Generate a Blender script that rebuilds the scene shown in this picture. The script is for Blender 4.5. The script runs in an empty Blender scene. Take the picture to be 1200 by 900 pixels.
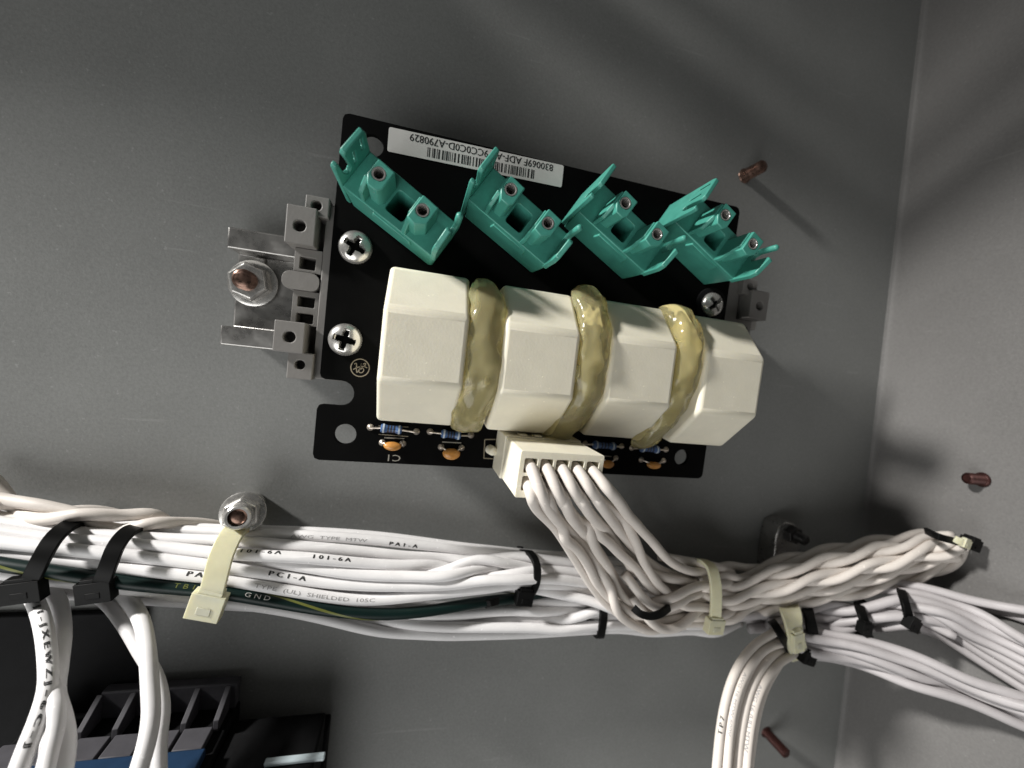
import bpy, bmesh, math, random
import numpy as np
from mathutils import Vector, Matrix

S = 0.001                      # everything below is written in millimetres
scene = bpy.context.scene
COL = scene.collection

# ------------------------------------------------------------------ camera
# millimetre frame: x right along the board, y down along the board, d out of the board towards the viewer
F_PX = 482.8246
CAM = np.array([25.529, 64.6527, 129.9168])
def _rot(a, b, c):
    ca, sa, cb, sb, cc, sc = math.cos(a), math.sin(a), math.cos(b), math.sin(b), math.cos(c), math.sin(c)
    Ry = np.array([[ca, 0, sa], [0, 1, 0], [-sa, 0, ca]])
    Rx = np.array([[1, 0, 0], [0, cb, -sb], [0, sb, cb]])
    Rz = np.array([[cc, -sc, 0], [sc, cc, 0], [0, 0, 1]])
    return Rz @ Rx @ Ry
RC = _rot(-0.2434, 0.0534, 0.1138)
def V(p):                       # millimetre frame -> Blender metres (X right, Y into the wall, Z up)
    return Vector((p[0] * S, -p[2] * S, -p[1] * S))
def P(px, py, d):               # where the sight line through a point of the photo meets depth d
    r = RC.T @ np.array([(px - 600) / F_PX, (py - 450) / F_PX, 1.0])
    t = (CAM[2] - d) / r[2]
    return np.array([CAM[0] + t * r[0], CAM[1] + t * r[1], d])
def mmpp(d):                    # millimetres per photo pixel at depth d
    return (CAM[2] - d) / F_PX

cam_data = bpy.data.cameras.new('camera')
cam = bpy.data.objects.new('camera', cam_data)
COL.objects.link(cam)
def _bv(v): return Vector((v[0], v[2], -v[1]))
right, up, back = _bv(RC[0]), -_bv(RC[1]), -_bv(RC[2])
m = Matrix((right, up, back)).transposed().to_4x4()
m.translation = V(CAM)
cam.matrix_world = m
cam_data.sensor_width = 36.0
cam_data.lens = F_PX / 1200 * 36.0
cam_data.clip_start = 0.002
cam_data.clip_end = 20
cam_data.dof.use_dof = True
cam_data.dof.focus_distance = 0.118
cam_data.dof.aperture_fstop = 9.0
scene.camera = cam

# ------------------------------------------------------------------ light
world = bpy.data.worlds.new('World')
scene.world = world
world.use_nodes = True
bg = world.node_tree.nodes['Background']
bg.inputs['Color'].default_value = (0.97, 1.0, 0.97, 1)
bg.inputs['Strength'].default_value = 0.06

def lamp(name, pos, target, size, power, col):
    L = bpy.data.lights.new(name, 'AREA')
    L.shape = 'DISK'; L.size = size; L.energy = power; L.color = col
    o = bpy.data.objects.new(name, L); COL.objects.link(o)
    o.location = V(pos)
    o.rotation_euler = (V(target) - V(pos)).to_track_quat('-Z', 'Y').to_euler()
    return o
L = bpy.data.lights.new('work_light', 'SPOT')
L.energy = 62.0; L.color = (1.0, 0.98, 0.945); L.shadow_soft_size = 0.042
L.spot_size = math.radians(46); L.spot_blend = 1.0
o = bpy.data.objects.new('work_light', L); COL.objects.link(o)
o.location = V((-700, -395, 155))
o.rotation_euler = (V((-70, 105, 0)) - V((-700, -395, 155))).to_track_quat('-Z', 'Y').to_euler()
lamp('cabinet_lamp', (-150, 345, 250), (40, 70, -10), 0.40, 1.28, (1.0, 1.0, 0.985))

scene.view_settings.view_transform = 'Standard'
scene.view_settings.look = 'None'
scene.view_settings.exposure = 0.0
scene.view_settings.gamma = 1.0
scene.render.film_transparent = False

# ------------------------------------------------------------------ materials
def mat(name, col, rough=0.5, metal=0.0, noise=0.0, nscale=200.0, bump=0.0, bscale=900.0, sss=0.0, trans=0.0,
        spec=0.5, rnoise=0.0, coat=0.0):
    M = bpy.data.materials.new(name)
    M.use_nodes = True
    nt = M.node_tree; b = nt.nodes['Principled BSDF']
    b.inputs['Base Color'].default_value = (*col, 1)
    b.inputs['Roughness'].default_value = rough
    b.inputs['Metallic'].default_value = metal
    b.inputs['Specular IOR Level'].default_value = spec
    if coat: b.inputs['Coat Weight'].default_value = coat
    if sss:
        b.inputs['Subsurface Weight'].default_value = sss
        b.inputs['Subsurface Radius'].default_value = (0.003, 0.0025, 0.0014)
        b.inputs['Subsurface Scale'].default_value = 1.0
    if trans:
        b.inputs['Transmission Weight'].default_value = trans
        b.inputs['IOR'].default_value = 1.42
    tc = nt.nodes.new('ShaderNodeTexCoord')
    if noise or rnoise:
        n = nt.nodes.new('ShaderNodeTexNoise'); n.inputs['Scale'].default_value = nscale
        n.inputs['Detail'].default_value = 6; n.inputs['Roughness'].default_value = 0.62
        nt.links.new(tc.outputs['Object'], n.inputs['Vector'])
        if noise:
            mx = nt.nodes.new('ShaderNodeMix'); mx.data_type = 'RGBA'
            mr = nt.nodes.new('ShaderNodeMapRange')
            mr.inputs['From Min'].default_value = 0.3; mr.inputs['From Max'].default_value = 0.7
            nt.links.new(n.outputs['Fac'], mr.inputs['Value'])
            mx.inputs['A'].default_value = (*[c * (1 - noise) for c in col], 1)
            mx.inputs['B'].default_value = (*[min(1, c * (1 + noise * 0.7)) for c in col], 1)
            nt.links.new(mr.outputs['Result'], mx.inputs['Factor'])
            nt.links.new(mx.outputs['Result'], b.inputs['Base Color'])
        if rnoise:
            mr2 = nt.nodes.new('ShaderNodeMapRange')
            mr2.inputs['From Min'].default_value = 0.3; mr2.inputs['From Max'].default_value = 0.7
            mr2.inputs['To Min'].default_value = rough - rnoise; mr2.inputs['To Max'].default_value = rough + rnoise
            nt.links.new(n.outputs['Fac'], mr2.inputs['Value'])
            nt.links.new(mr2.outputs['Result'], b.inputs['Roughness'])
    if bump:
        n2 = nt.nodes.new('ShaderNodeTexNoise'); n2.inputs['Scale'].default_value = bscale
        n2.inputs['Detail'].default_value = 4
        nt.links.new(tc.outputs['Object'], n2.inputs['Vector'])
        bp = nt.nodes.new('ShaderNodeBump'); bp.inputs['Strength'].default_value = bump
        bp.inputs['Distance'].default_value = 0.0003
        nt.links.new(n2.outputs['Fac'], bp.inputs['Height'])
        nt.links.new(bp.outputs['Normal'], b.inputs['Normal'])
    return M

M = {}
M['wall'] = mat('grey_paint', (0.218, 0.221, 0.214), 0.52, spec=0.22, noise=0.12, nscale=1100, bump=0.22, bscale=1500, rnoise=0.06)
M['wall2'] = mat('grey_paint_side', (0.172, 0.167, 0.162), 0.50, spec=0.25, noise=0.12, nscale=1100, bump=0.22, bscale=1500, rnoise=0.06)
M['pcb'] = mat('black_soldermask', (0.0022, 0.0022, 0.0022), 0.62, spec=0.05, noise=0.3, nscale=120, bump=0.05, bscale=500)
M['silk'] = mat('silkscreen', (0.20, 0.17, 0.12), 0.7)
M['silk_white'] = mat('silkscreen_pale', (0.26, 0.245, 0.21), 0.7)
M['teal'] = mat('teal_plastic', (0.058, 0.285, 0.225), 0.44, noise=0.12, nscale=300, bump=0.10, bscale=1200, rnoise=0.08)
M['ivory'] = mat('ivory_plastic', (0.785, 0.74, 0.605), 0.52, noise=0.045, nscale=160, bump=0.12, bscale=1600, rnoise=0.08, sss=0.12)
M['glue'] = mat('hot_glue', (0.88, 0.79, 0.44), 0.12, noise=0.10, nscale=150, bump=0.6, bscale=330, trans=0.78, sss=0.2)
M['grey_plastic'] = mat('grey_plastic', (0.178, 0.169, 0.16), 0.52, noise=0.07, nscale=260, bump=0.15, bscale=1300)
M['zinc'] = mat('zinc_plated_steel', (0.60, 0.585, 0.56), 0.25, metal=0.75, noise=0.18, nscale=240, rnoise=0.12, bump=0.10, bscale=700)
M['rail'] = mat('galvanised_rail', (0.36, 0.35, 0.335), 0.32, metal=0.8, noise=0.2, nscale=170, rnoise=0.12, bump=0.08, bscale=600)
M['copper'] = mat('coppered_steel', (0.20, 0.125, 0.098), 0.30, metal=0.9, noise=0.35, nscale=500, rnoise=0.12)
M['rust'] = mat('dark_rusty_steel', (0.055, 0.02, 0.017), 0.42, metal=0.6, noise=0.4, nscale=500)
M['dark_steel'] = mat('dark_steel', (0.045, 0.043, 0.042), 0.40, metal=0.6, noise=0.3, nscale=400)
M['label'] = mat('white_label_paper', (0.62, 0.60, 0.58), 0.55, noise=0.04, nscale=400)
M['ink'] = mat('black_ink', (0.02, 0.02, 0.02), 0.6)
M['ink_grey'] = mat('faded_ink', (0.34, 0.33, 0.33), 0.6)
M['wire'] = mat('white_insulation', (0.79, 0.775, 0.775), 0.48, noise=0.05, nscale=180, bump=0.05, bscale=700, rnoise=0.08)
M['wire_warm'] = mat('cream_white_insulation', (0.70, 0.645, 0.595), 0.50, noise=0.06, nscale=180, bump=0.06, bscale=700, rnoise=0.08)
M['wire_shaded'] = mat('white_insulation_shaded', (0.47, 0.445, 0.45), 0.5, noise=0.06, nscale=180, bump=0.05, bscale=700, rnoise=0.08)  # white insulation at the right, its weaker light put into the colour
M['wire_green'] = mat('dark_green_insulation', (0.002, 0.012, 0.0105), 0.42, spec=0.3, noise=0.15, nscale=200)
M['yellow'] = mat('yellow_green_stripe', (0.13, 0.14, 0.03), 0.4)
M['black_tie'] = mat('black_nylon', (0.003, 0.003, 0.003), 0.5, spec=0.12, noise=0.2, nscale=400)
M['cream_tie'] = mat('natural_nylon', (0.74, 0.71, 0.50), 0.38, noise=0.07, nscale=240, sss=0.3, trans=0.12, bump=0.1, bscale=800)
M['blue_resistor'] = mat('blue_resistor_lacquer', (0.055, 0.115, 0.26), 0.30, noise=0.2, nscale=700)
M['band_dark'] = mat('dark_band', (0.02, 0.02, 0.03), 0.4)
M['band_light'] = mat('pale_band', (0.45, 0.5, 0.56), 0.4)
M['orange_cap'] = mat('orange_ceramic', (0.52, 0.235, 0.055), 0.34, noise=0.22, nscale=600)
M['solder'] = mat('solder', (0.70, 0.62, 0.54), 0.35, metal=0.8, noise=0.25, nscale=900)
M['black_plastic'] = mat('black_plastic', (0.007, 0.007, 0.0075), 0.7, spec=0.1, noise=0.25, nscale=240)
M['dark_grey_plastic'] = mat('dark_grey_plastic', (0.062, 0.06, 0.067), 0.6, spec=0.25, noise=0.15, nscale=240)
M['blue_plastic'] = mat('blue_plastic', (0.010, 0.032, 0.075), 0.42, noise=0.15, nscale=240)
M['pale_strip'] = mat('pale_strip', (0.62, 0.72, 0.76), 0.25)

def soil(Mt, amount=0.10):
    """broad uneven tone, dust specks and a few fine scratches on the paint"""
    nt = Mt.node_tree; b = nt.nodes['Principled BSDF']; src = b.inputs['Base Color'].links[0].from_socket
    tc = nt.nodes.new('ShaderNodeTexCoord')
    n1 = nt.nodes.new('ShaderNodeTexNoise'); n1.inputs['Scale'].default_value = 14; n1.inputs['Detail'].default_value = 5
    n2 = nt.nodes.new('ShaderNodeTexNoise'); n2.inputs['Scale'].default_value = 700; n2.inputs['Detail'].default_value = 2
    mp = nt.nodes.new('ShaderNodeMapping'); mp.inputs['Scale'].default_value = (18, 18, 420); mp.inputs['Rotation'].default_value = (0.2, 0.5, 0.3)
    n3 = nt.nodes.new('ShaderNodeTexNoise'); n3.inputs['Scale'].default_value = 1.0; n3.inputs['Detail'].default_value = 3; n3.inputs['Distortion'].default_value = 0.4
    nt.links.new(tc.outputs['Object'], n1.inputs['Vector']); nt.links.new(tc.outputs['Object'], n2.inputs['Vector'])
    nt.links.new(tc.outputs['Object'], mp.inputs['Vector']); nt.links.new(mp.outputs['Vector'], n3.inputs['Vector'])
    def rng(sock, a, c, lo, hi):
        m_ = nt.nodes.new('ShaderNodeMapRange'); m_.inputs['From Min'].default_value = a; m_.inputs['From Max'].default_value = c
        m_.inputs['To Min'].default_value = lo; m_.inputs['To Max'].default_value = hi; nt.links.new(sock, m_.inputs['Value']); return m_.outputs['Result']
    f1 = rng(n1.outputs['Fac'], 0.3, 0.7, 1 - amount, 1 + amount)
    f2 = rng(n2.outputs['Fac'], 0.70, 0.76, 1.0, 1.28)
    f3 = rng(n3.outputs['Fac'], 0.70, 0.74, 1.0, 1.16)
    cur = src
    for f in (f1, f2, f3):
        vm = nt.nodes.new('ShaderNodeVectorMath'); vm.operation = 'SCALE'
        nt.links.new(cur, vm.inputs[0]); nt.links.new(f, vm.inputs['Scale']); cur = vm.outputs['Vector']
    nt.links.new(cur, b.inputs['Base Color'])
soil(M['wall']); soil(M['wall2'])
soil(M['ivory'], 0.04); soil(M['wire'], 0.06); soil(M['wire_warm'], 0.08)

# ------------------------------------------------------------------ object helpers
def tag(o, label=None, cat=None, group=None, kind=None):
    if label: o['label'] = label
    if cat: o['category'] = cat
    if group: o['group'] = group
    if kind: o['kind'] = kind
    return o
def empty(name, pos, label, cat, group=None):
    o = bpy.data.objects.new(name, None); COL.objects.link(o)
    o.empty_display_size = 0.005
    o.location = V(pos); o['_x'] = 0
    del o['_x']
    ORG[o] = np.array(pos, float)
    return tag(o, label, cat, group)
ORG = {}
def finish(name, bm, material, parent=None, origin=None, smooth=True, bevel=0.0, seg=2, angle=35, recalc=True):
    """bm holds millimetre coordinates; becomes ONE mesh object"""
    if parent is not None:
        org = ORG[parent]
    else:
        if origin is None:
            vs = [v.co for v in bm.verts]
            org = np.array([sum(v[i] for v in vs) / len(vs) for i in range(3)])
        else: org = np.array(origin, float)
    for v in bm.verts:
        v.co = V((v.co[0] - org[0], v.co[1] - org[1], v.co[2] - org[2]))
    if recalc: bmesh.ops.recalc_face_normals(bm, faces=bm.faces)
    me = bpy.data.meshes.new(name)
    bm.to_mesh(me); bm.free()
    if smooth:
        me.polygons.foreach_set('use_smooth', [True] * len(me.polygons))
    mats = material if isinstance(material, (list, tuple)) else [material]
    for mm in mats: me.materials.append(mm)
    o = bpy.data.objects.new(name, me); COL.objects.link(o)
    if parent is not None: o.parent = parent
    else: o.location = V(org)
    ORG[o] = org
    if smooth: me.set_sharp_from_angle(angle=math.radians(angle))
    if bevel:
        b = o.modifiers.new('bevel', 'BEVEL'); b.width = bevel * S; b.segments = seg
        b.limit_method = 'ANGLE'; b.angle_limit = math.radians(38); b.harden_normals = False
    return o
def copy_tree(o, offset, parent=None):
    c = o.copy(); COL.objects.link(c)
    if parent is not None:
        c.parent = parent
    ORG[c] = ORG[o] + np.array(offset)
    for ch in list(o.children):
        if ch.name in COL.objects: copy_tree(ch, offset, c)
    return c

def box(bm, x0, x1, y0, y1, d0, d1, T=None):
    vs = []
    for d in (d0, d1):
        for (x, y) in ((x0, y0), (x1, y0), (x1, y1), (x0, y1)):
            p = np.array([x, y, d], float)
            if T is not None: p = T(p)
            vs.append(bm.verts.new(p))
    for f in ((0, 1, 2, 3), (4, 5, 6, 7), (0, 1, 5, 4), (1, 2, 6, 5), (2, 3, 7, 6), (3, 0, 4, 7)):
        bm.faces.new([vs[i] for i in f])
    return vs
def prism(bm, outline, holes, t0, t1, T):
    """2-D outline (with holes) filled and extruded from t0 to t1; T((a, b, t)) gives millimetres"""
    edges = []; loops = []
    for lp in [outline] + list(holes):
        vs = [bm.verts.new((a, b, t0)) for a, b in lp]
        es = [bm.edges.new((vs[i], vs[(i + 1) % len(vs)])) for i in range(len(vs))]
        edges += es; loops.append(vs)
    g = bmesh.ops.triangle_fill(bm, use_beauty=True, use_dissolve=False, edges=edges)
    faces = [f for f in g['geom'] if isinstance(f, bmesh.types.BMFace)]
    g2 = bmesh.ops.extrude_face_region(bm, geom=faces)
    nv = [v for v in g2['geom'] if isinstance(v, bmesh.types.BMVert)]
    for v in nv: v.co.z = t1
    allv = set(nv)
    for lp in loops: allv.update(lp)
    for v in allv: v.co = T(np.array(v.co))
    return loops
def circle(cx, cy, r, n=24, a0=0.0):
    return [(cx + r * math.cos(a0 + 2 * math.pi * i / n), cy + r * math.sin(a0 + 2 * math.pi * i / n)) for i in range(n)]
def rrect(x0, x1, y0, y1, r, n=4):
    o = []
    for (cx, cy, a) in ((x1 - r, y1 - r, 0), (x0 + r, y1 - r, 90), (x0 + r, y0 + r, 180), (x1 - r, y0 + r, 270)):
        for i in range(n + 1):
            t = math.radians(a + 90 * i / n); o.append((cx + r * math.cos(t), cy + r * math.sin(t)))
    return o
def frame_of(axis):
    a = np.array(axis, float); a /= np.linalg.norm(a)
    h = np.array([0, 1.0, 0]) if abs(a[1]) < 0.8 else np.array([1.0, 0, 0])
    u = np.cross(a, h); u /= np.linalg.norm(u)
    return a, u, np.cross(a, u)
def lathe(bm, origin, axis, prof, n=24, a0=0.0, cap=True):
    """prof: list of (radius, height along axis)"""
    a, u, w = frame_of(axis); o = np.array(origin, float)
    rings = []
    for r, h in prof:
        rings.append([bm.verts.new(o + a * h + (u * math.cos(a0 + 2 * math.pi * i / n) + w * math.sin(a0 + 2 * math.pi * i / n)) * max(r, 1e-3)) for i in range(n)])
    for k in range(len(rings) - 1):
        for i in range(n):
            bm.faces.new((rings[k][i], rings[k][(i + 1) % n], rings[k + 1][(i + 1) % n], rings[k + 1][i]))
    if cap:
        bm.faces.new(rings[0]); bm.faces.new(rings[-1])
def spline(pts, step=2.0):
    """Catmull-Rom (centripetal) through points, resampled evenly"""
    pts = [np.array(p, float) for p in pts]
    if len(pts) == 2: pts = [pts[0], (pts[0] + pts[1]) / 2, pts[1]]
    q = [2 * pts[0] - pts[1]] + pts + [2 * pts[-1] - pts[-2]]
    out = []
    for i in range(1, len(q) - 2):
        p0, p1, p2, p3 = q[i - 1], q[i], q[i + 1], q[i + 2]
        al = 0.5
        t0 = 0; t1 = t0 + max(np.linalg.norm(p1 - p0), 1e-6) ** al; t2 = t1 + max(np.linalg.norm(p2 - p1), 1e-6) ** al; t3 = t2 + max(np.linalg.norm(p3 - p2), 1e-6) ** al
        n = max(4, int(np.linalg.norm(p2 - p1) / (step * 0.5)))
        for k in range(n):
            t = t1 + (t2 - t1) * k / n
            A1 = (t1 - t) / (t1 - t0) * p0 + (t - t0) / (t1 - t0) * p1
            A2 = (t2 - t) / (t2 - t1) * p1 + (t - t1) / (t2 - t1) * p2
            A3 = (t3 - t) / (t3 - t2) * p2 + (t - t2) / (t3 - t2) * p3
            B1 = (t2 - t) / (t2 - t0) * A1 + (t - t0) / (t2 - t0) * A2
            B2 = (t3 - t) / (t3 - t1) * A2 + (t - t1) / (t3 - t1) * A3
            out.append((t2 - t) / (t2 - t1) * B1 + (t - t1) / (t2 - t1) * B2)
    out.append(pts[-1])
    out = np.array(out)
    L = np.concatenate([[0], np.cumsum(np.linalg.norm(np.diff(out, axis=0), axis=1))])
    n = max(4, int(L[-1] / step))
    s = np.linspace(0, L[-1], n + 1)
    return np.stack([np.interp(s, L, out[:, i]) for i in range(3)], 1)
def tangents(path):
    t = np.gradient(path, axis=0)
    return t / np.linalg.norm(t, axis=1)[:, None]
def tube(bm, path, rad, n=10, squash=None):
    T = tangents(path)
    N = np.cross(T[0], [0, 0, 1.0]); N /= np.linalg.norm(N)
    rings = []
    for i, p in enumerate(path):
        N = N - T[i] * (N @ T[i]); N /= np.linalg.norm(N)
        B = np.cross(T[i], N)
        r = rad[i] if hasattr(rad, '__len__') else rad
        rings.append([bm.verts.new(p + (N * math.cos(2 * math.pi * k / n) + B * math.sin(2 * math.pi * k / n)) * r) for k in range(n)])
    for k in range(len(rings) - 1):
        for i in range(n):
            bm.faces.new((rings[k][i], rings[k][(i + 1) % n], rings[k + 1][(i + 1) % n], rings[k + 1][i]))
    bm.faces.new(rings[0]); bm.faces.new(rings[-1])
def strap(bm, path, width, thick, waxis):
    """flat band along path; its width lies along waxis"""
    T = tangents(path); wa = np.array(waxis, float); rings = []
    for i, p in enumerate(path):
        w = wa - T[i] * (wa @ T[i]); w /= np.linalg.norm(w)
        n = np.cross(T[i], w)
        rings.append([bm.verts.new(p + w * sx * width / 2 + n * sy * thick / 2) for sx, sy in ((-1, -1), (1, -1), (1, 1), (-1, 1))])
    for k in range(len(rings) - 1):
        for i in range(4):
            bm.faces.new((rings[k][i], rings[k][(i + 1) % 4], rings[k + 1][(i + 1) % 4], rings[k + 1][i]))
    bm.faces.new(rings[0]); bm.faces.new(rings[-1])
def obox(bm, c, ax, ay, az, sx, sy, sz):
    c, ax, ay, az = [np.array(v, float) for v in (c, ax, ay, az)]
    box(bm, -sx / 2, sx / 2, -sy / 2, sy / 2, -sz / 2, sz / 2, lambda p: c + ax * p[0] + ay * p[1] + az * p[2])
def text_polys(s, size):
    cu = bpy.data.curves.new('t', 'FONT'); cu.body = s; cu.size = size; cu.resolution_u = 2
    o = bpy.data.objects.new('t', cu); COL.objects.link(o)
    dg = bpy.context.evaluated_depsgraph_get()
    ev = o.evaluated_get(dg); me = ev.to_mesh()
    vs = [tuple(v.co) for v in me.vertices]; ps = [tuple(p.vertices) for p in me.polygons]
    ev.to_mesh_clear()
    bpy.data.objects.remove(o); bpy.data.curves.remove(cu)
    return vs, ps
def text_mesh(name, s, size, T, material, parent, stretch=1.0, bold=0.0):
    vs, ps = text_polys(s, size)
    bm = bmesh.new()
    offs = [(0, 0)] if not bold else [(0, 0), (bold, 0)]
    for j, (ox, oy) in enumerate(offs):
        bv = [bm.verts.new(T(x * stretch + ox, y + oy, j * 0.02)) for x, y, _ in vs]
        for p in ps:
            try: bm.faces.new([bv[i] for i in p])
            except ValueError: pass
    return finish(name, bm, material, parent, smooth=False, recalc=False)

random.seed(7)
WALL = -26.0
# ------------------------------------------------------------------ setting: back wall and side wall of the cabinet
def corner_x(y):                # the corner of the cabinet leans a little to the board
    a, b = P(1082, 0, WALL), P(979, 900, WALL)
    return a[0] + (y - a[1]) / (b[1] - a[1]) * (b[0] - a[0])
y0, y1 = -420.0, 620.0
bm = bmesh.new()
def sheet(pts):
    vs = [bm.verts.new(p) for p in pts]; bm.faces.new(vs)
t = 1.5
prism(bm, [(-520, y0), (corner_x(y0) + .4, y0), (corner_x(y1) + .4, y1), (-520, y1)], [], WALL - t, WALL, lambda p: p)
tag(finish('back_wall', bm, M['wall'], smooth=False), kind='structure')
# the side wall: bent at the corner with a small radius and running out towards the viewer
bm = bmesh.new()
prof = [(0.7, WALL + 0.15), (1.1, WALL + 0.35), (1.6, WALL + 0.9), (1.9, WALL + 1.7), (2.0, WALL + 3.0), (2.0, 420.0)]
n = 12; rows = []
for k in range(n + 1):
    y = y0 + (y1 - y0) * k / n
    rows.append([bm.verts.new((corner_x(y) - 1.6 + a, y, d)) for a, d in prof])
for k in range(n):
    for i in range(len(prof) - 1):
        bm.faces.new((rows[k][i], rows[k][i + 1], rows[k + 1][i + 1], rows[k + 1][i]))
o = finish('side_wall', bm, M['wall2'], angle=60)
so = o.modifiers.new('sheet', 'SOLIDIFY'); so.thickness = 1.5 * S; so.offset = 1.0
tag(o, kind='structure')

# added plate above the board, out of view, put there to shade the walls
bm = bmesh.new()
ysh = -150.0
prism(bm, [(a_, WALL + h_) for a_, h_ in ((-520, .05), (95, .05), (-30, .05), (-36, 22), (-120, 24), (-170, 62), (-230, 80), (-520, 92))], [], ysh - 1.5, ysh, lambda p: np.array([p[0], p[2], p[1]]))
shade_plate = tag(finish('added_shade_plate', bm, M['wall'], smooth=False), kind='structure')
for bx, by, br in ((-40, -106, 7.0), (-66, -103, 4.5), (-8, -119, 5.0)):    # added unseen rods, placed to cast slanting shadow bands
    bm = bmesh.new(); tube(bm, np.array([(bx, by - 0.6 * k, WALL + k) for k in np.linspace(-1, 105, 12)]), br, 16)
    o = finish('shade_rod', bm, M['wall'], angle=40); o.parent = shade_plate; o.matrix_parent_inverse = Matrix.Translation(-shade_plate.location); tag(o, kind='structure')

# ------------------------------------------------------------------ circuit board module
board = empty('circuit_board', (0, 0, -1.6), 'black circuit board with teal holders and ivory blocks on a grey wall', 'circuit board')
BW, BH = 134.8, 100.0
notch = [(0, 75.9)] + [(6.2 + 3.7 * math.sin(math.radians(a)), 79.6 - 3.7 * math.cos(math.radians(a))) for a in range(0, 181, 20)] + [(0, 83.3)]
outl = [(1.8, 0), (BW - 1.8, 0), (BW - 0.5, .5), (BW, 1.8), (BW, BH - 1.8), (BW - .5, BH - .5), (BW - 1.8, BH), (1.8, BH), (.5, BH - .5), (0, BH - 1.8), (0, 84.8), (0.5, 83.6), (1.6, 83.3)] \
    + notch[-2:0:-1] + [(1.6, 75.9), (.4, 75.4), (0, 74.2), (0, 1.8), (.5, .5)]
holes = [circle(8.5, 91.8, 3.1), circle(124.8, 92.4, 2.9), circle(8.5, 7.4, 3.1), circle(127, 7.6, 3.1)]
bm = bmesh.new()
prism(bm, outl, holes, -1.6, 0, lambda p: p)
finish('board', bm, M['pcb'], board, smooth=False, bevel=0.12, seg=1)

# barcode label (its text stands upside down in the photograph)
def board_T(ox, oy, rot, h):
    c, s_ = math.cos(rot), math.sin(rot)
    def T(x, y, dz=0): return np.array([ox + x * c + y * s_, oy + x * s_ - y * c, h + dz])
    return T
la, lb = np.array([12.6, 1.15]), np.array([66.5, 0.25])
lu = (lb - la) / np.linalg.norm(lb - la); lv = np.array([-lu[1], lu[0]])
LT = lambda p: np.array([*(la + lu * p[0] + lv * p[1]), p[2]])
bm = bmesh.new()
prism(bm, rrect(0, 54.0, 0, 6.9, 0.6), [], 0.02, 0.14, LT)
lab = finish('label', bm, M['label'], board, smooth=False)
lab['label'] = 'white barcode label stuck along the top edge'
# characters: rotated by half a turn on the label
LT2 = lambda x, y, dz=0: LT(np.array([50.6 - x, 0.55 + y, 0.17 + dz]))
text_mesh('print', '830069F ADF-AB 9CC0C0D-A790829', 3.0, LT2, M['ink'], lab, stretch=0.94, bold=0.10)
bm = bmesh.new()
rb = random.Random(3); x = 11.3
while x < 44.5:
    w = rb.choice((0.22, 0.22, 0.34, 0.5)); g = rb.choice((0.2, 0.25, 0.4, 0.6))
    for (a, b) in ((x, x + w),):
        vs = [bm.verts.new(LT(np.array([u, v, 0.165]))) for u, v in ((a, 3.35), (b, 3.35), (b, 6.1), (a, 6.1))]
        bm.faces.new(vs)
    x += w + g
finish('barcode_print', bm, M['ink'], lab, smooth=False)

# silk-screen marks
def silk_line(pts, w, name='print', closed=False, m=None):
    bm = bmesh.new()
    pts = [np.array(p, float) for p in pts]
    segs = list(zip(pts, pts[1:] + ([pts[0]] if closed else [])))
    if not closed: segs = segs[:len(pts) - 1]
    for k, (a, b) in enumerate(segs):
        u = (b - a) / max(np.linalg.norm(b - a), 1e-6); nn = np.array([-u[1], u[0]]) * w / 2
        a2, b2 = a - u * w / 2, b + u * w / 2
        z = 0.03 + 0.004 * (k % 3)
        bm.faces.new([bm.verts.new((*q, z)) for q in (a2 - nn, b2 - nn, b2 + nn, a2 + nn)])
    return finish(name, bm, m or M['silk'], board, smooth=False, recalc=False)
c = P(422, 431, 0)
bm = bmesh.new()
prism(bm, circle(c[0], c[1], 2.75, 36), [circle(c[0], c[1], 2.45, 36)], 0.02, 0.05, lambda p: p)
for st in ([(-1.7, -.9), (-1.2, -1.3), (-1.0, .3), (-.8, 1.5), (-.1, .2), (.3, -1.4), (.1, -.2), (-.2, 1.3), (.6, 1.4), (1.1, .6), (.6, -.1), (.2, .5)],
           [(.7, -1.2), (1.5, -1.5), (1.1, -.4)], [(-1.9, .7), (-.6, -.1), (.9, -.5), (2.0, -.2)]):
    pth = spline([(c[0] + a, c[1] + b, 0.04) for a, b in st], 0.25)
    strap(bm, pth, 0.26, 0.02, (0.6, 0.8, 0.0))
finish('round_mark', bm, M['silk'], board, smooth=False)
c1p = P(470, 538, 0)
text_mesh('print', 'C1', 2.9, lambda x, y, dz=0: np.array([c1p[0] - x * 1.35, c1p[1] - 1.2 + y, 0.03 + dz]), M['silk_white'], board)
for (ax, ay, bx, by) in ((451, 513, 473, 514), (519, 518, 540, 519), (696, 533, 716, 535)):
    silk_line([P(ax, ay, 0)[:2], P(bx, by, 0)[:2]], 0.35, m=M['silk_white'])
silk_line([P(568, 515, 0)[:2], P(582, 515, 0)[:2], P(582, 538, 0)[:2], P(567, 537, 0)[:2]], 0.32, closed=True)
for (ax, ay, bx, by) in ((444, 499, 478, 500.5), (444, 509, 478, 511.5)):
    silk_line([P(ax, ay, 0)[:2], P(bx, by, 0)[:2]], 0.2)

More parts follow.
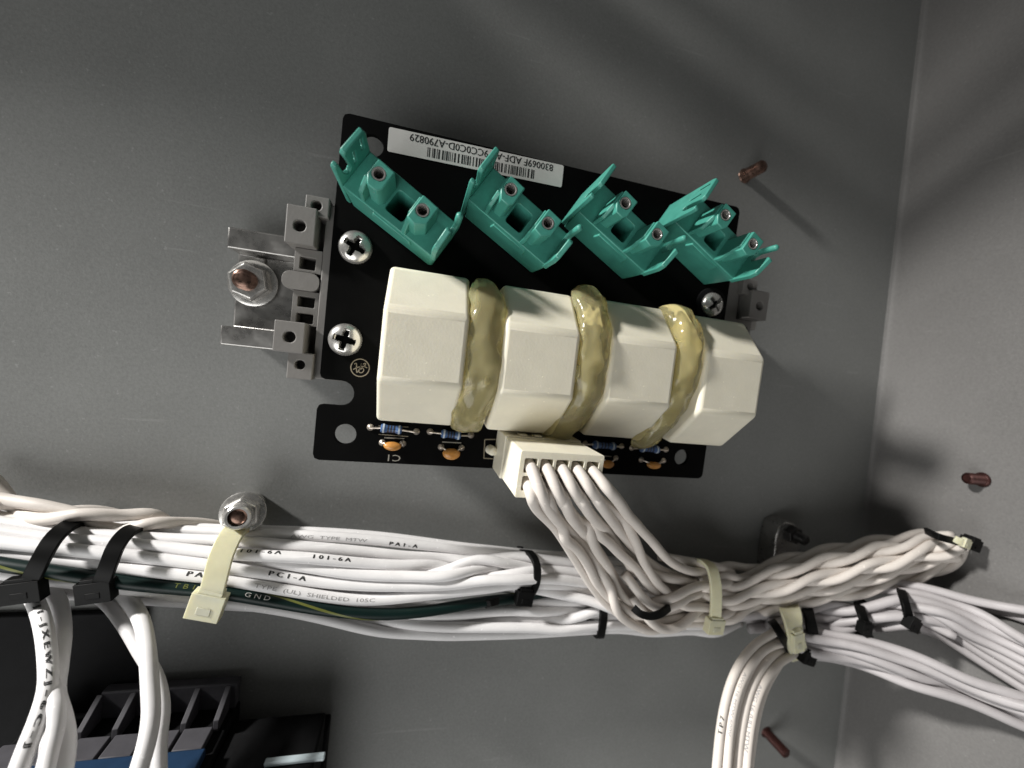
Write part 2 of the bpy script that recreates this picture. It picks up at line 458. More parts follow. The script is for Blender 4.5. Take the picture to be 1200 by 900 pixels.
# ---- pan-head cross screws
def cross_screw(name, cx, cy, r, base, turn, parent, m):
    N = 44; bm = bmesh.new(); grid = {}
    ct, st = math.cos(turn), math.sin(turn)
    def h(u, v):
        rr = math.hypot(u, v) / r
        z = 0.52 * r * max(0.0, 1 - rr ** 2.6) ** 0.55
        a, b = abs(u * ct + v * st), abs(-u * st + v * ct)
        arm = 0.66 * r
        for p, q in ((a, b), (b, a)):
            if p < arm and q < 0.17 * r * (1.2 - 0.4 * p / arm): z = min(z, 0.52 * r - 0.85 * r * (1 - 0.42 * p / arm))
        return z
    rings = [0.0, .05, .1, .14, .17, .2, .25, .3, .36, .42, .48, .54, .6, .64, .68, .73, .79, .85, .9, .94, .97, .99, 1.0]
    n = 64; prev = None
    cvert = bm.verts.new((cx, cy, base + h(0, 0)))
    for ri in rings[1:]:
        cur = [bm.verts.new((cx + ri * r * math.cos(2 * math.pi * i / n), cy + ri * r * math.sin(2 * math.pi * i / n), base + h(ri * r * math.cos(2 * math.pi * i / n), ri * r * math.sin(2 * math.pi * i / n)))) for i in range(n)]
        for i in range(n):
            j = (i + 1) % n
            if prev is None: bm.faces.new((cvert, cur[i], cur[j]))
            else: bm.faces.new((prev[i], cur[i], cur[j], prev[j]))
        prev = cur
    low = [bm.verts.new((v.co.x, v.co.y, base - 0.05)) for v in prev]
    for i in range(n): bm.faces.new((prev[i], prev[(i + 1) % n], low[(i + 1) % n], low[i]))
    return finish(name, bm, m, parent, angle=40)
for px, py, turn in ((416, 289, 0.45), (404, 398, 0.2)):
    q = P(px, py, 1.0)
    cross_screw('cross_screw', q[0], q[1], 4.75, 0.06, turn, board, M['zinc'])
q = P(835, 357, 1.0)
bm = bmesh.new(); lathe(bm, (q[0], q[1], 0.02), (0, 0, 1), [(6.2, 0), (6.2, 0.5), (5.9, 0.7), (4.2, 0.7)], 36)
finish('black_washer', bm, M['black_plastic'], board)
cross_screw('cross_screw', q[0], q[1], 4.3, 0.75, 0.8, board, M['zinc'])

# ---- teal holders (tall carriers with two threaded posts)
VL = np.array([12.1818, 7.103]); VL /= np.linalg.norm(VL)
VW = np.array([VL[1], -VL[0]])
H0 = np.array([13.5, 24.0])
def HT(p): return np.array([*(H0 + VL * p[0] + VW * p[1]), p[2]])
bm = bmesh.new()
# base: tall tub with a rectangular opening through its floor
def HTd(p):                      # slight draft: narrower at the board
    k = 1 - 0.05 * (1 - p[2] / 14.0)
    return HT((6.5 + (p[0] - 6.5) * k, p[1] * k, p[2]))
prism(bm, [(-7.6, -5.6), (20.2, -5.6), (21.0, -4.8), (21.0, 6.0), (-7.6, 6.0)], [rrect(3.4, 8.9, -3.4, 3.2, 1.1, 4)], 0.0, 14.0, HTd)
def post(l0, hole_l, hole_w, fp):
    outline = [(l0 + a, b) for a, b in fp]
    ring = circle(hole_l, hole_w, 1.62, 20)
    prism(bm, outline, [ring], 13.6, 24.0, HT)
post(0, 0.15, 0.1, [(-1.9, -1.6), (-0.5, -3.6), (1.9, -3.6), (2.8, -2.4), (2.8, 2.9), (-1.9, 2.9)])
post(12.6, 12.75, 0.0, [(-1.9, -3.6), (0.6, -4.0), (2.8, -2.0), (2.8, 3.1), (-1.9, 3.1)])
# gussets on the left flanks of both posts
for l0, wend in ((-1.9, -5.3), (10.7, -5.5)):
    prism(bm, [(2.6, 13.7), (2.6, 23.2), (-2.2, 23.0), (wend, 16.2 if l0 > 0 else 20.0), (wend, 13.7)], [], l0 - 0.55, l0 + 0.7, lambda p: HT((p[2], p[0], p[1])))
# ear at the upper left end
ear = [(-5.7, 1.5), (-5.7, 23.4), (-5.2, 24.2), (-4.2, 24.0), (-3.7, 18.0), (-3.0, 16.2), (-2.0, 15.6), (-1.2, 16.4), (-1.5, 20.0), (-2.1, 24.2), (-1.4, 25.2), (5.5, 24.6), (6.05, 23.0), (6.1, 1.5)]
slots = [[(0.2, 16.6), (1.2, 16.2), (1.5, 21.3), (0.6, 21.9)], [(3.5, 18.3), (4.5, 17.8), (4.6, 22.6), (3.7, 23.3)]]
prism(bm, ear, slots, 0, 1.35, lambda p: HT((-8.6 + p[2] - 0.02 * p[1], p[0], p[1])))
# end wall with a broad prong and a round peg
prism(bm, [(-5.7, 12.0), (-5.7, 20.5), (-4.9, 22.6), (0.2, 24.6), (0.9, 23.8), (1.0, 17.2), (2.0, 16.3), (3.7, 16.3), (4.3, 17.5), (5.9, 17.5), (6.1, 12.0)], [], 0, 1.5, lambda p: HT((19.6 + p[2], p[0], p[1])))
lathe(bm, HT((20.3, 5.15, 17.0)), (0, 0, 1), [(0.95, 0), (0.95, 6.3), (0.6, 6.9), (0.2, 7.0)], 14)
# small step along the front flank
prism(bm, [(1.0, 9.5), (13.5, 9.5), (13.0, 12.8), (1.5, 12.8)], [], -6.1, -5.3, lambda p: HT((p[0], p[2], p[1])))
hold = finish('holder', bm, M['teal'], board, bevel=0.28, seg=2, angle=38)
hold['label'] = 'teal plastic holder with two threaded posts, leftmost of four'
for l, w in ((0.15, 0.1), (12.75, 0.0)):
    b2 = bmesh.new()
    a = HT((l, w, 0))
    lathe(b2, (a[0], a[1], 18.0), (0, 0, 1), [(0.5, 0), (1.18, 0.02), (1.22, 5.9), (1.32, 6.05), (1.6, 6.05), (1.6, 5.4)], 24, cap=False)
    b3 = [v for v in b2.verts]
    finish('threaded_insert', b2, M['zinc'], hold)
    b4 = bmesh.new(); lathe(b4, (a[0], a[1], 18.6), (0, 0, 1), [(1.2, -.6), (1.2, 0.0), (0.8, 0.1), (0.2, -0.25)], 20)
    finish('screw_tip', b4, M['dark_steel'], hold)
for i in range(1, 4):
    c_ = copy_tree(hold, (0, 0, 0), board)
    off = V((32.1 * i, -3.0 * i, 0)) - V((0, 0, 0))
    c_.location = off
    c_['label'] = ('', 'second teal holder from the left, its ear over the barcode label', 'third teal holder from the left, its slotted ear leaning outwards', 'rightmost teal holder, overhanging the right edge of the board')[i]

# ---- ivory blocks
BX, BWD, BP = 17.46, 21.78, 31.42
prof = [(43.4, 0.0), (42.35, 11.3), (54.52, 21.95), (73.1, 21.95), (85.5, 9.3), (84.4, 0.0)]
bm = bmesh.new()
NB = 5
def blk_section(x, inset):
    cy, ch = 63.5, 10.0
    return [bm.verts.new((x, cy + (y - cy) * (1 - inset), ch + (h - ch) * (1 - inset) if h > 0 else 0)) for y, h in prof]
ra = blk_section(0, 0); rz = blk_section(BWD, 0)
for i in range(len(prof)):
    j = (i + 1) % len(prof)
    bm.faces.new((ra[i], ra[j], rz[j], rz[i]))
bm.faces.new(ra); bm.faces.new(rz)
for v in bm.verts: v.co.x += BX
blk = finish('ivory_block', bm, M['ivory'], board, bevel=1.3, seg=4)
# raised moulding lines on the front faces: a shallow lid over the middle face
blk['label'] = 'faceted ivory plastic block, leftmost of the row of four'
for i in range(1, 4):
    c_ = copy_tree(blk, (0, 0, 0), board)
    c_.location = V((BP * i, (0.3, -0.1, 0.25)[i - 1], (0.15, -0.2, 0.1)[i - 1])) - V((0, 0, 0))
    c_.rotation_euler = (0, 0, 0)
    c_['label'] = ('', 'faceted ivory block, second from the left above the connector', 'faceted ivory block, third from the left between glue beads', 'faceted ivory block at the right end of the row')[i]

# ---- hot glue beads in the gaps
def noise1(seed):
    r = random.Random(seed); ph = [r.uniform(0, 6.28) for _ in range(8)]; fr = [r.uniform(.5, 1.2) * (k + 1) for k in range(8)]
    return lambda t: sum(math.sin(fr[k] * t + ph[k]) / (k + 1) ** .7 for k in range(8)) / 3.0
def glue(i, pth, rad, lab):
    path = spline(pth, 0.8); bm = bmesh.new()
    T = tangents(path); n = 30; rings = []
    na, nb = noise1(11 + i), noise1(40 + i)
    from mathutils import noise as mn
    L = len(path)
    for k, p in enumerate(path):
        X = np.array([1.0, 0, 0]); X = X - T[k] * (X @ T[k]); X /= np.linalg.norm(X)
        Y = np.cross(T[k], X)
        if Y[2] < 0: Y = -Y
        u = k / (L - 1); taper = min(1.0, math.sin(math.pi * min(1, max(0, (u + 0.02) / 0.16)) / 2)) * min(1.0, math.sin(math.pi * min(1, (1.0 - u + 0.02) / 0.12) / 2))
        ring = []
        for a in range(n):
            t = 2 * math.pi * a / n
            q = Vector((math.cos(t) * 1.3, math.sin(t) * 1.3, k * 0.11 + i * 9.7))
            q2 = Vector((math.cos(t) * 2.6, math.sin(t) * 2.6, k * 0.24 + i * 5.1))
            rr = 1 + 0.20 * mn.noise(q) + 0.11 * mn.noise(q2) + 0.05 * mn.noise(Vector((math.cos(t) * 5, math.sin(t) * 5, k * 0.09 + i)))
            rx = np.interp(u, [x for x, _ in rad], [y[0] for _, y in rad]); ry = np.interp(u, [x for x, _ in rad], [y[1] for _, y in rad])
            ring.append(bm.verts.new(p + (X * math.cos(t) * rx + Y * math.sin(t) * ry) * rr * max(taper, 0.08) + X * (0.8 * na(k * 0.11))))
        rings.append(ring)
    for k in range(L - 1):
        for a in range(n):
            bm.faces.new((rings[k][a], rings[k][(a + 1) % n], rings[k + 1][(a + 1) % n], rings[k + 1][a]))
    bm.faces.new(rings[0]); bm.faces.new(rings[-1])
    o = finish('glue_bead', bm, M['glue'], board, angle=180)
    o['label'] = lab
GX = BX + BWD + (BP - BWD) / 2
glue(0, [(GX - 0.3, 43, 9), (GX - .3, 45, 13.5), (GX, 52, 18), (GX + .2, 60, 18.8), (GX, 68, 18.6), (GX - .6, 75, 16.6), (GX - 1.0, 82, 11.6), (GX - 1.2, 87.0, 6.5)],
     [(0, (3.6, 2.6)), (.3, (5.6, 3.4)), (.6, (5.9, 3.9)), (1, (4.9, 3.2))], 'glossy hot glue bead between first and second ivory block')
glue(1, [(GX + BP - 1.5, 41.0, 7), (GX + BP - 1.2, 43, 13), (GX + BP, 51, 18), (GX + BP + .4, 58, 19.3), (GX + BP, 68, 18.3), (GX + BP - 1.5, 76, 15.6), (GX + BP - 3.2, 84, 10.0), (GX + BP - 3.6, 88.5, 5.5)],
     [(0, (4.6, 3.4)), (.25, (4.9, 4.4)), (.6, (5.2, 4)), (1, (4.8, 3.2))], 'lumpy hot glue bead in the middle, above the connector')
glue(2, [(GX + 2 * BP - 3.5, 41.5, 7), (GX + 2 * BP - 1.5, 44, 13), (GX + 2 * BP + 0.2, 51, 18), (GX + 2 * BP + .2, 58, 18.9), (GX + 2 * BP - .3, 68, 17.6), (GX + 2 * BP - 1.8, 76, 14.8), (GX + 2 * BP - 4, 84, 9.5), (GX + 2 * BP - 5, 88.5, 5.0)],
     [(0, (4.9, 3.0)), (.25, (5.1, 4.2)), (.6, (4.9, 3.6)), (1, (4.6, 3.0))], 'smooth hot glue bead at the right, before the last block')

# ---- resistors and ceramic capacitors
def solder_pad(parent, px, py):
    q = P(px, py, 0.3); b = bmesh.new()
    lathe(b, (q[0], q[1], 0.02), (0, 0, 1), [(1.05, 0), (0.95, .25), (.55, .55), (.3, .95), (.1, 1.0)], 16)
    return finish('solder_joint', b, M['solder'], parent)
def resistor(pa, pb, ba, bb, lab):
    A, B = P(*pa, 1.0), P(*pb, 1.0); b0, b1 = P(*ba, 2.0), P(*bb, 2.0)
    ax = b1 - b0; L = np.linalg.norm(ax); ax /= L
    b = bmesh.new()
    lathe(b, b0, ax, [(.3, 0), (1.0, .05), (1.3, .35), (1.35, .9), (1.2, 1.5), (1.08, 1.9), (1.08, L - 1.9), (1.2, L - 1.5), (1.35, L - .9), (1.3, L - .35), (1.0, L - .05), (.3, L)], 20)
    r = finish('resistor', b, M['blue_resistor'], board); r['label'] = lab
    for k, (f, mm) in enumerate(((.14, 'band_light'), (.36, 'band_dark'), (.5, 'band_dark'), (.64, 'band_dark'), (.87, 'band_light'))):
        bb_ = bmesh.new(); rr = 1.12 if 0.2 < f < 0.8 else 1.38
        lathe(bb_, b0 + ax * (f * L - .28), ax, [(rr - .3, 0), (rr, .02), (rr, .54), (rr - .3, .56)], 20, cap=False)
        finish('colour_band', bb_, M[mm], r)
    bl = bmesh.new(); tube(bl, spline([A, A + np.array([0, 0, .8]), b0 * .5 + A * .5 + np.array([0, 0, .4]), b0], .4), .28, 8)
    finish('lead', bl, M['solder'], r)
    bl = bmesh.new(); tube(bl, spline([b1, B * .5 + b1 * .5 + np.array([0, 0, .4]), B + np.array([0, 0, .8]), B], .4), .28, 8)
    finish('lead', bl, M['solder'], r)
    solder_pad(r, *pa); solder_pad(r, *pb)
resistor((434, 501), (488, 506), (446, 501.5), (471, 504), 'blue banded resistor at the lower left, above the mark C1')
resistor((504, 506), (552, 510), (517, 508), (540, 510.5), 'blue banded resistor half under the first glue bead')
resistor((686, 520), (729, 523), (695, 521), (721, 523), 'blue banded resistor right of the connector, in shade')
resistor((741, 525), (781, 527), (750, 525), (772, 527), 'blue banded resistor under the third glue bead')
def capacitor(c, w, hgt, pads, lab, tilt=1.2):
    q = P(*c, 1.6); b = bmesh.new(); n, mN = 22, 12; rings = []
    for i in range(mN + 1):
        t = math.pi * i / mN
        rings.append([(math.cos(2 * math.pi * k / n) * math.sin(t), math.sin(2 * math.pi * k / n) * math.sin(t), math.cos(t)) for k in range(n)])
    vv = [[b.verts.new((q[0] + x * w / 2, q[1] + (y * 0.9 * hgt / 2) * (1.15 if y > 0 else .8), 1.7 + z * 1.35 + 0.25 * y)) for x, y, z in r] for r in rings]
    for i in range(mN):
        for k in range(n): b.faces.new((vv[i][k], vv[i][(k + 1) % n], vv[i + 1][(k + 1) % n], vv[i + 1][k]))
    bmesh.ops.remove_doubles(b, verts=b.verts, dist=1e-4)
    o = finish('capacitor', b, M['orange_cap'], board, angle=180); o['label'] = lab
    for pd in pads:
        solder_pad(o, *pd)
        A = P(*pd, 0.6); bl = bmesh.new(); tube(bl, spline([A, (A + q) / 2 + np.array([0, -.1, .6]), q * .7 + A * .3], .3), .26, 8)
        finish('lead', bl, M['solder'], o)
capacitor((460, 522), 5.4, 3.0, ((448, 519), (472, 520)), 'small orange ceramic capacitor above the mark C1')
capacitor((529, 531), 5.6, 4.0, ((517, 524), (541, 525)), 'round orange ceramic capacitor left of the connector')
capacitor((712, 543), 4.8, 3.2, ((704, 536), (722, 537)), 'orange ceramic capacitor half hidden behind the connector')
capacitor((766, 544.5), 5.6, 2.8, ((752, 539), (778, 540)), 'orange ceramic capacitor at the lower right corner')

# ---- connector: header with plug and two rows of five cells
HF = 29.0
tl, tr, bl_ = P(611, 528, HF), P(709, 534, HF), P(603, 583, HF)
cu = (tr - tl); CWD = np.linalg.norm(cu); cu /= CWD
cv = bl_ - tl; cv = cv - cu * (cv @ cu) * 0.0; CHT = np.linalg.norm(cv); cv /= CHT
def CT(p): return tl + cu * p[0] + cv * p[1] + np.array([0, 0, p[2] - HF])
bm = bmesh.new()
nc, nr = 5, 2
mg = 1.35; wl = 0.85
cw = (CWD - 2 * mg - (nc - 1) * wl) / nc
mv = 1.9; rh = (CHT - 2 * mv - wl) / nr
cells = []
hol = []
for j in range(nr):
    for i in range(nc):
        a0 = mg + i * (cw + wl); b0 = mv + j * (rh + wl)
        cells.append((a0 + cw / 2, b0 + rh / 2)); hol.append(rrect(a0, a0 + cw, b0, b0 + rh, 0.4, 2))
prism(bm, rrect(0, CWD, 0, CHT, 0.4, 2), hol, 12.0, HF, CT)
plug = finish('connector', bm, M['ivory'], board, bevel=0.18, seg=1, smooth=False)
plug['label'] = 'ivory plug connector with two rows of five cells'
bm = bmesh.new()
box(bm, -0.35, CWD + 0.35, -0.35, CHT + 0.35, 0.02, 11.9, CT)
finish('header', bm, M['ivory'], plug, bevel=0.3, smooth=False)
bm = bmesh.new(); box(bm, 0.6, CWD - .6, 0.6, CHT - .6, 12.05, 19.0, CT)
# the floor of the cells, and a latch rib on the near side of the plug
finish('cell_floor', bm, M['wire_warm'], plug, smooth=False)
bm = bmesh.new()
for a in (4.2, 9.0, 13.8): box(bm, a, a + 2.4, -0.9, -0.4, 7.0, 11.0, CT)
q = P(575, 528, 2.0)
b5 = bmesh.new(); lathe(b5, (q[0], q[1], 0.02), (0.25, 0, 1), [(1.5, 0), (1.5, 2.6), (1.25, 3.3), (.6, 3.7), (.1, 3.75)], 18)
finish('peg', b5, M['ivory'], board)
finish('latch_rib', bm, M['ivory'], plug, smooth=False, bevel=.15)

# ------------------------------------------------------------------ rail, nut and the two grey feet that carry the board
rail = empty('mounting_rail', (-28, 50, WALL), 'zinc plated mounting rail with a nut, behind the circuit board', 'rail')
bm = bmesh.new()
RX0, RX1 = -32.5, 164.0
ya, yb = 33.6, 69.4
dF = -16.0
prf = [(ya - .2, dF), (ya + 6.2, dF), (ya + 6.2, WALL + 1.6), (yb - 5.8, WALL + 1.6), (yb - 5.8, dF), (yb + .2, dF)]
th = 1.15
def rail_sheet(bm, x0, x1, pr, th):
    inn = []
    for i, (y, d) in enumerate(pr):
        inn.append((y, d))
    outr = []
    # offset polyline
    for i in range(len(pr)):
        a = np.array(pr[max(i - 1, 0)], float); b = np.array(pr[i], float); c = np.array(pr[min(i + 1, len(pr) - 1)], float)
        t1 = b - a if i > 0 else c - b; t2 = c - b if i < len(pr) - 1 else b - a
        t1 /= np.linalg.norm(t1); t2 /= np.linalg.norm(t2)
        n1 = np.array([-t1[1], t1[0]]); n2 = np.array([-t2[1], t2[0]]); nn = (n1 + n2); nn /= (nn @ n1)
        outr.append(tuple(b + nn * -th))
    poly = inn + outr[::-1]
    prism(bm, poly, [], x0, x1, lambda p: np.array([p[2], p[0], p[1]]))
rail_sheet(bm, RX0, RX1, prf, th)
for v in bm.verts:
    if v.co.x < 0 and v.co.y > 40: v.co.x += 0.0
finish('rail', bm, M['rail'], rail, bevel=0.5, seg=3, smooth=True)
# flange lip catching the light
def hexnut(parent, c, axis, r, h, flange, m):
    b = bmesh.new(); lathe(b, c, axis, [(r * 0.62, 0), (r, 0.0), (r, h * .8), (r * .86, h), (r * .6, h)], 6, a0=.3)
    finish('nut', b, m, parent, smooth=False, bevel=.25)
    if flange:
        b = bmesh.new(); lathe(b, np.array(c) - np.array(axis) * .75, axis, [(flange * .6, 0), (flange, 0.02), (flange, .55), (flange * .9, .8), (flange * .6, .8)], 36)
        finish('washer', b, m, parent)
def stud(name, parent, c, axis, r, L, m, tip=.5):
    b = bmesh.new(); pr = [(r * .8, 0)] if parent is not None else [(r * 1.3, 0), (r * 1.25, .3), (r * 1.0, .7)]; s = 0 if parent is not None else .8
    pitch = .8
    while s < L - tip:
        pr += [(r, s + pitch * .25), (r * .8, s + pitch * .75)]; s += pitch
    pr += [(r * .9, L - tip), (r * .6, L), (r * .1, L)]
    lathe(b, c, axis, pr, 20)
    return finish(name, b, m, parent) if parent is not None else finish(name, b, m)
q = P(294, 331, -21.0)
hexnut(rail, (q[0], q[1], -22.4), (0, 0, 1), 6.3, 4.6, 7.4, M['zinc'])
stud('stud', rail, (q[0], q[1], -23.5), (0, 0, 1), 3.1, 9.6, M['copper'])
q2 = P(305, 309, -24)
bm = bmesh.new(); box(bm, q2[0] - 1.6, q2[0] + 1.6, q2[1] - 1.8, q2[1] + 2.2, WALL + 1.7, WALL + 3.1)
finish('lock_tab', bm, M['zinc'], rail, bevel=.4)

def foot(name, sgn, X0, ylist, lab, mm):
    """stepped grey clip: sgn=-1 stands out to the left of the board"""
    root = empty(name, (X0, 50, WALL), lab, 'rail clip', 'rail clips under the circuit board')
    b = bmesh.new()
    def T(p): return np.array([X0 + sgn * p[0], p[1], p[2]])
    # carrier that runs under the board edge
    box(b, -9.0, 2.4, 25.6, 76.2, -9.0, -1.75, T)
    box(b, -6.0, 1.2, 30.5, 72.5, -21.5, -9.1, T)
    finish('carrier', b, mm, root, bevel=.35)
    def hollow(nm, a0, a1, y0_, y1_, d0, d1, hs, dep=5.0):
        bb = bmesh.new()
        prism(bb, [(a0, y0_), (a1, y0_), (a1, y1_), (a0, y1_)], hs, max(d0, d1 - dep), d1, T)
        if d1 - dep > d0: box(bb, a0 + .02, a1 - .02, y0_ + .02, y1_ - .02, d0, d1 - dep - .01, T)
        finish(nm, bb, mm, root, bevel=.3, seg=2, smooth=False)
    hollow('socket', 1.3, 7.6, 24.6, 30.2, -14, 0.6, [circle(4.6, 27.2, 1.35, 14)])
    hollow('socket', 3.9, 11.6, 28.6, 39.0, -15, 2.6, [circle(8.0, 34.0, 1.6, 14)])
    hollow('slot_frame', 2.5, 9.9, 39.05, 45.8, -16, -2.2, [rrect(4.2, 8.4, 41.4, 44.9, .2, 1)], 7)
    bb = bmesh.new(); pts = rrect(2.6, 12.6, 45.85, 51.0, 2.2, 5); prism(bb, pts, [], -15, -1.6, T)
    finish('latch', bb, mm, root, bevel=.4)
    hollow('slot_frame', 2.5, 9.6, 51.05, 61.0, -16, -2.6, [rrect(3.6, 8.2, 52.6, 55.7, .2, 1), rrect(3.6, 8.2, 57.6, 60.4, .2, 1)], 7)
    hollow('socket', 4.4, 12.4, 60.4, 69.2, -15, 2.2, [circle(8.3, 64.8, 1.6, 14)])
    hollow('socket', 1.9, 8.7, 68.9, 76.6, -14, 0.6, [circle(5.4, 72.4, 1.35, 14)])
    return root
foot('rail_clip', -1, 0.0, None, 'grey plastic rail clip with square sockets at the left edge of the board', M['grey_plastic'])
foot('rail_clip', 1, BW + 4.0, None, 'shaded grey rail clip at the right edge, behind the last ivory block', M['grey_plastic'])

# ------------------------------------------------------------------ copper studs on the walls, cable mounts
def wall_stud(name, px, py, L, r, m, lab, axis=(0, 0, 1), base=None):
    c = P(px, py, WALL) if base is None else base
    o = stud(name, None, np.array(c) - np.array(axis) * .2, axis, r, L, m)
    return tag(o, lab, 'stud', 'weld studs on the cabinet walls')
wall_stud('weld_stud', 873, 206, 10.0, 2.5, M['copper'], 'copper coloured weld stud sticking out of the wall above the board', axis=(0.02, -.03, 1))
wall_stud('weld_stud', 898, 858, 12.0, 2.3, M['rust'], 'dark rusty weld stud low on the back wall by the hanging wires')
# on the side wall: where the sight line meets x = corner
def side_pt(px, py):
    lo, hi = WALL, 120.0
    for _ in range(60):
        md = (lo + hi) / 2; q_ = P(px, py, md)
        if q_[0] > corner_x(q_[1]): lo = md
        else: hi = md
    return P(px, py, lo)
q = side_pt(1150, 562)
wall_stud('weld_stud', 0, 0, 7.0, 2.3, M['rust'], 'dark red weld stud on the right side wall', axis=(-1, 0.0, -.12), base=q)

def cable_mount(tip, base_px, lab, mcol, r=5.0, hole=True):
    A, B = P(*base_px, WALL), P(*tip)
    ax = B - A; L = np.linalg.norm(ax); ax /= L
    root = empty('cable_mount', A, lab, 'cable mount', 'metal cable mounts on the back wall')
    b = bmesh.new(); lathe(b, A, ax, [(r * .9, 0), (r * .9, L * .7), (r * .88, L * .9), (r * .8, L - .3), (r * .72, L), (r * .58, L), (r * .56, L - 2.5)], 30, cap=False)
    finish('sleeve', b, mcol, root)
    b = bmesh.new(); lathe(b, A + ax * (L * .70), ax, [(r * .7, 0), (r * 1.22, 0), (r * 1.22, 3.2), (r * 1.05, 4.0), (r * .7, 4.0)], 6, a0=.5); finish('nut', b, mcol, root, bevel=.35, seg=3)
    b = bmesh.new(); lathe(b, A + ax * (L * .70 - 1.0), ax, [(r * .7, 0), (r * 1.45, 0.02), (r * 1.45, .7), (r * 1.35, .95), (r * .7, .95)], 32); finish('washer', b, mcol, root)
    stud('stud', root, A, ax, r * .55, L - .4, M['copper'])
    return root
cable_mount((278, 607, -3.0), (297, 590), 'zinc sleeve with copper stud behind the cream cable tie', M['zinc'], 4.4)
rt = empty('cable_bracket', P(925, 640, WALL), 'grey metal bracket with dark bolt behind the twisted wires', 'bracket')
bm = bmesh.new()
A = P(927, 612, WALL + 9)
pl = [P(x_, y_, WALL + 9) for x_, y_ in ((903, 690), (910, 628), (914, 616), (922, 612), (932, 614), (938, 626), (935, 690))]
prism(bm, [(p_[0], p_[1]) for p_ in pl], [], WALL + .1, WALL + 9, lambda p: p)
finish('bracket_plate', bm, M['rail'], rt, bevel=.6)
qb = P(924, 626, WALL + 9)
hexnut(rt, (qb[0] + 1, qb[1] - .5, WALL + 9.1), (0, 0, 1), 4.2, 3.2, 0, M['dark_steel'])
stud('bolt', rt, (qb[0] + 1, qb[1] - .5, WALL + 9), (0, 0, 1), 2.3, 8, M['dark_steel'])

# ------------------------------------------------------------------ wires
WG = 'white wires of the bundle'
def wire(name, pts, r, m, lab, group, step=2.0, n=12, cat='wire'):
    path = spline([P(*p) if len(p) == 3 else np.array(p[:3]) for p in pts], step)
    bm = bmesh.new(); tube(bm, path, r, n)
    o = finish(name, bm, m, angle=180)
    tag(o, lab, cat, group)
    PATH[o] = (path, r); SIDES[o] = n
    return o
PATH = {}; SIDES = {}
def relax(objs, iters=30, pin_start=(), dmax=None, over=0.97):
    """push wires that run into each other apart, so that they lie side by side; then rebuild their tubes"""
    P0 = [PATH[o][0].copy() for o in objs]; rad = [PATH[o][1] for o in objs]
    ids = np.concatenate([[i] * len(p) for i, p in enumerate(P0)]); rr = np.concatenate([[rad[i]] * len(p) for i, p in enumerate(P0)])
    X = np.concatenate(P0); st = np.cumsum([0] + [len(p) for p in P0])
    pin = np.ones(len(X))
    for i, o in enumerate(objs):
        if o in pin_start:
            k = np.arange(len(P0[i])); pin[st[i]:st[i + 1]] = np.clip((k - 30) / 14.0, 0, 1)
    for it in range(iters):
        D = np.zeros_like(X); Cn = np.zeros(len(X))
        order = np.argsort(X[:, 0]); xs = X[order, 0]
        for a in range(0, len(X), 400):
            ia = order[a:a + 400]
            lo = np.searchsorted(xs, xs[a] - 4.2); hi = np.searchsorted(xs, xs[min(a + 399, len(X) - 1)] + 4.2)
            ib = order[lo:hi]
            df = X[ia][:, None, :] - X[ib][None, :, :]
            ds = np.sqrt((df ** 2).sum(2)) + 1e-6
            ov = (rr[ia][:, None] + rr[ib][None, :]) * over - ds
            ok = (ov > 0) & (ids[ia][:, None] != ids[ib][None, :])
            w = np.where(ok, ov, 0) / ds
            D[ia] += (df * w[:, :, None]).sum(1); Cn[ia] += ok.sum(1)
        D = D / np.maximum(Cn, 1)[:, None] * 0.55 * pin[:, None]
        for i in range(len(P0)):
            seg = D[st[i]:st[i + 1]]
            for _ in range(3):
                g = seg.copy(); g[1:-1] = 0.25 * seg[:-2] + 0.5 * seg[1:-1] + 0.25 * seg[2:]; seg = g
            q = X[st[i]:st[i + 1]] + seg * 1.5
            pp = pin[st[i]:st[i + 1]][1:-1, None]
            q[1:-1] += 0.22 * pp * (0.5 * (q[:-2] + q[2:]) - q[1:-1])
            X[st[i]:st[i + 1]] = q
        X[:, 2] = np.maximum(X[:, 2], WALL + 2.6)
        if dmax is not None: X[:, 2] = np.minimum(X[:, 2], np.maximum(dmax, -99))
    for i in range(len(P0)):
        q = X[st[i]:st[i + 1]]; pp = pin[st[i]:st[i + 1]][1:-1, None]
        for _ in range(4): q[1:-1] += 0.5 * pp * (0.5 * (q[:-2] + q[2:]) - q[1:-1])
    for i, o in enumerate(objs):
        path = X[st[i]:st[i + 1]]; PATH[o] = (path, rad[i])
        org = ORG[o]; bm = bmesh.new(); tube(bm, path, rad[i], SIDES.get(o, 11))
        for v in bm.verts: v.co = V((v.co[0] - org[0], v.co[1] - org[1], v.co[2] - org[2]))
        bmesh.ops.recalc_face_normals(bm, faces=bm.faces)
        mt = list(o.data.materials); bm.to_mesh(o.data); bm.free()
        o.data.polygons.foreach_set('use_smooth', [True] * len(o.data.polygons))
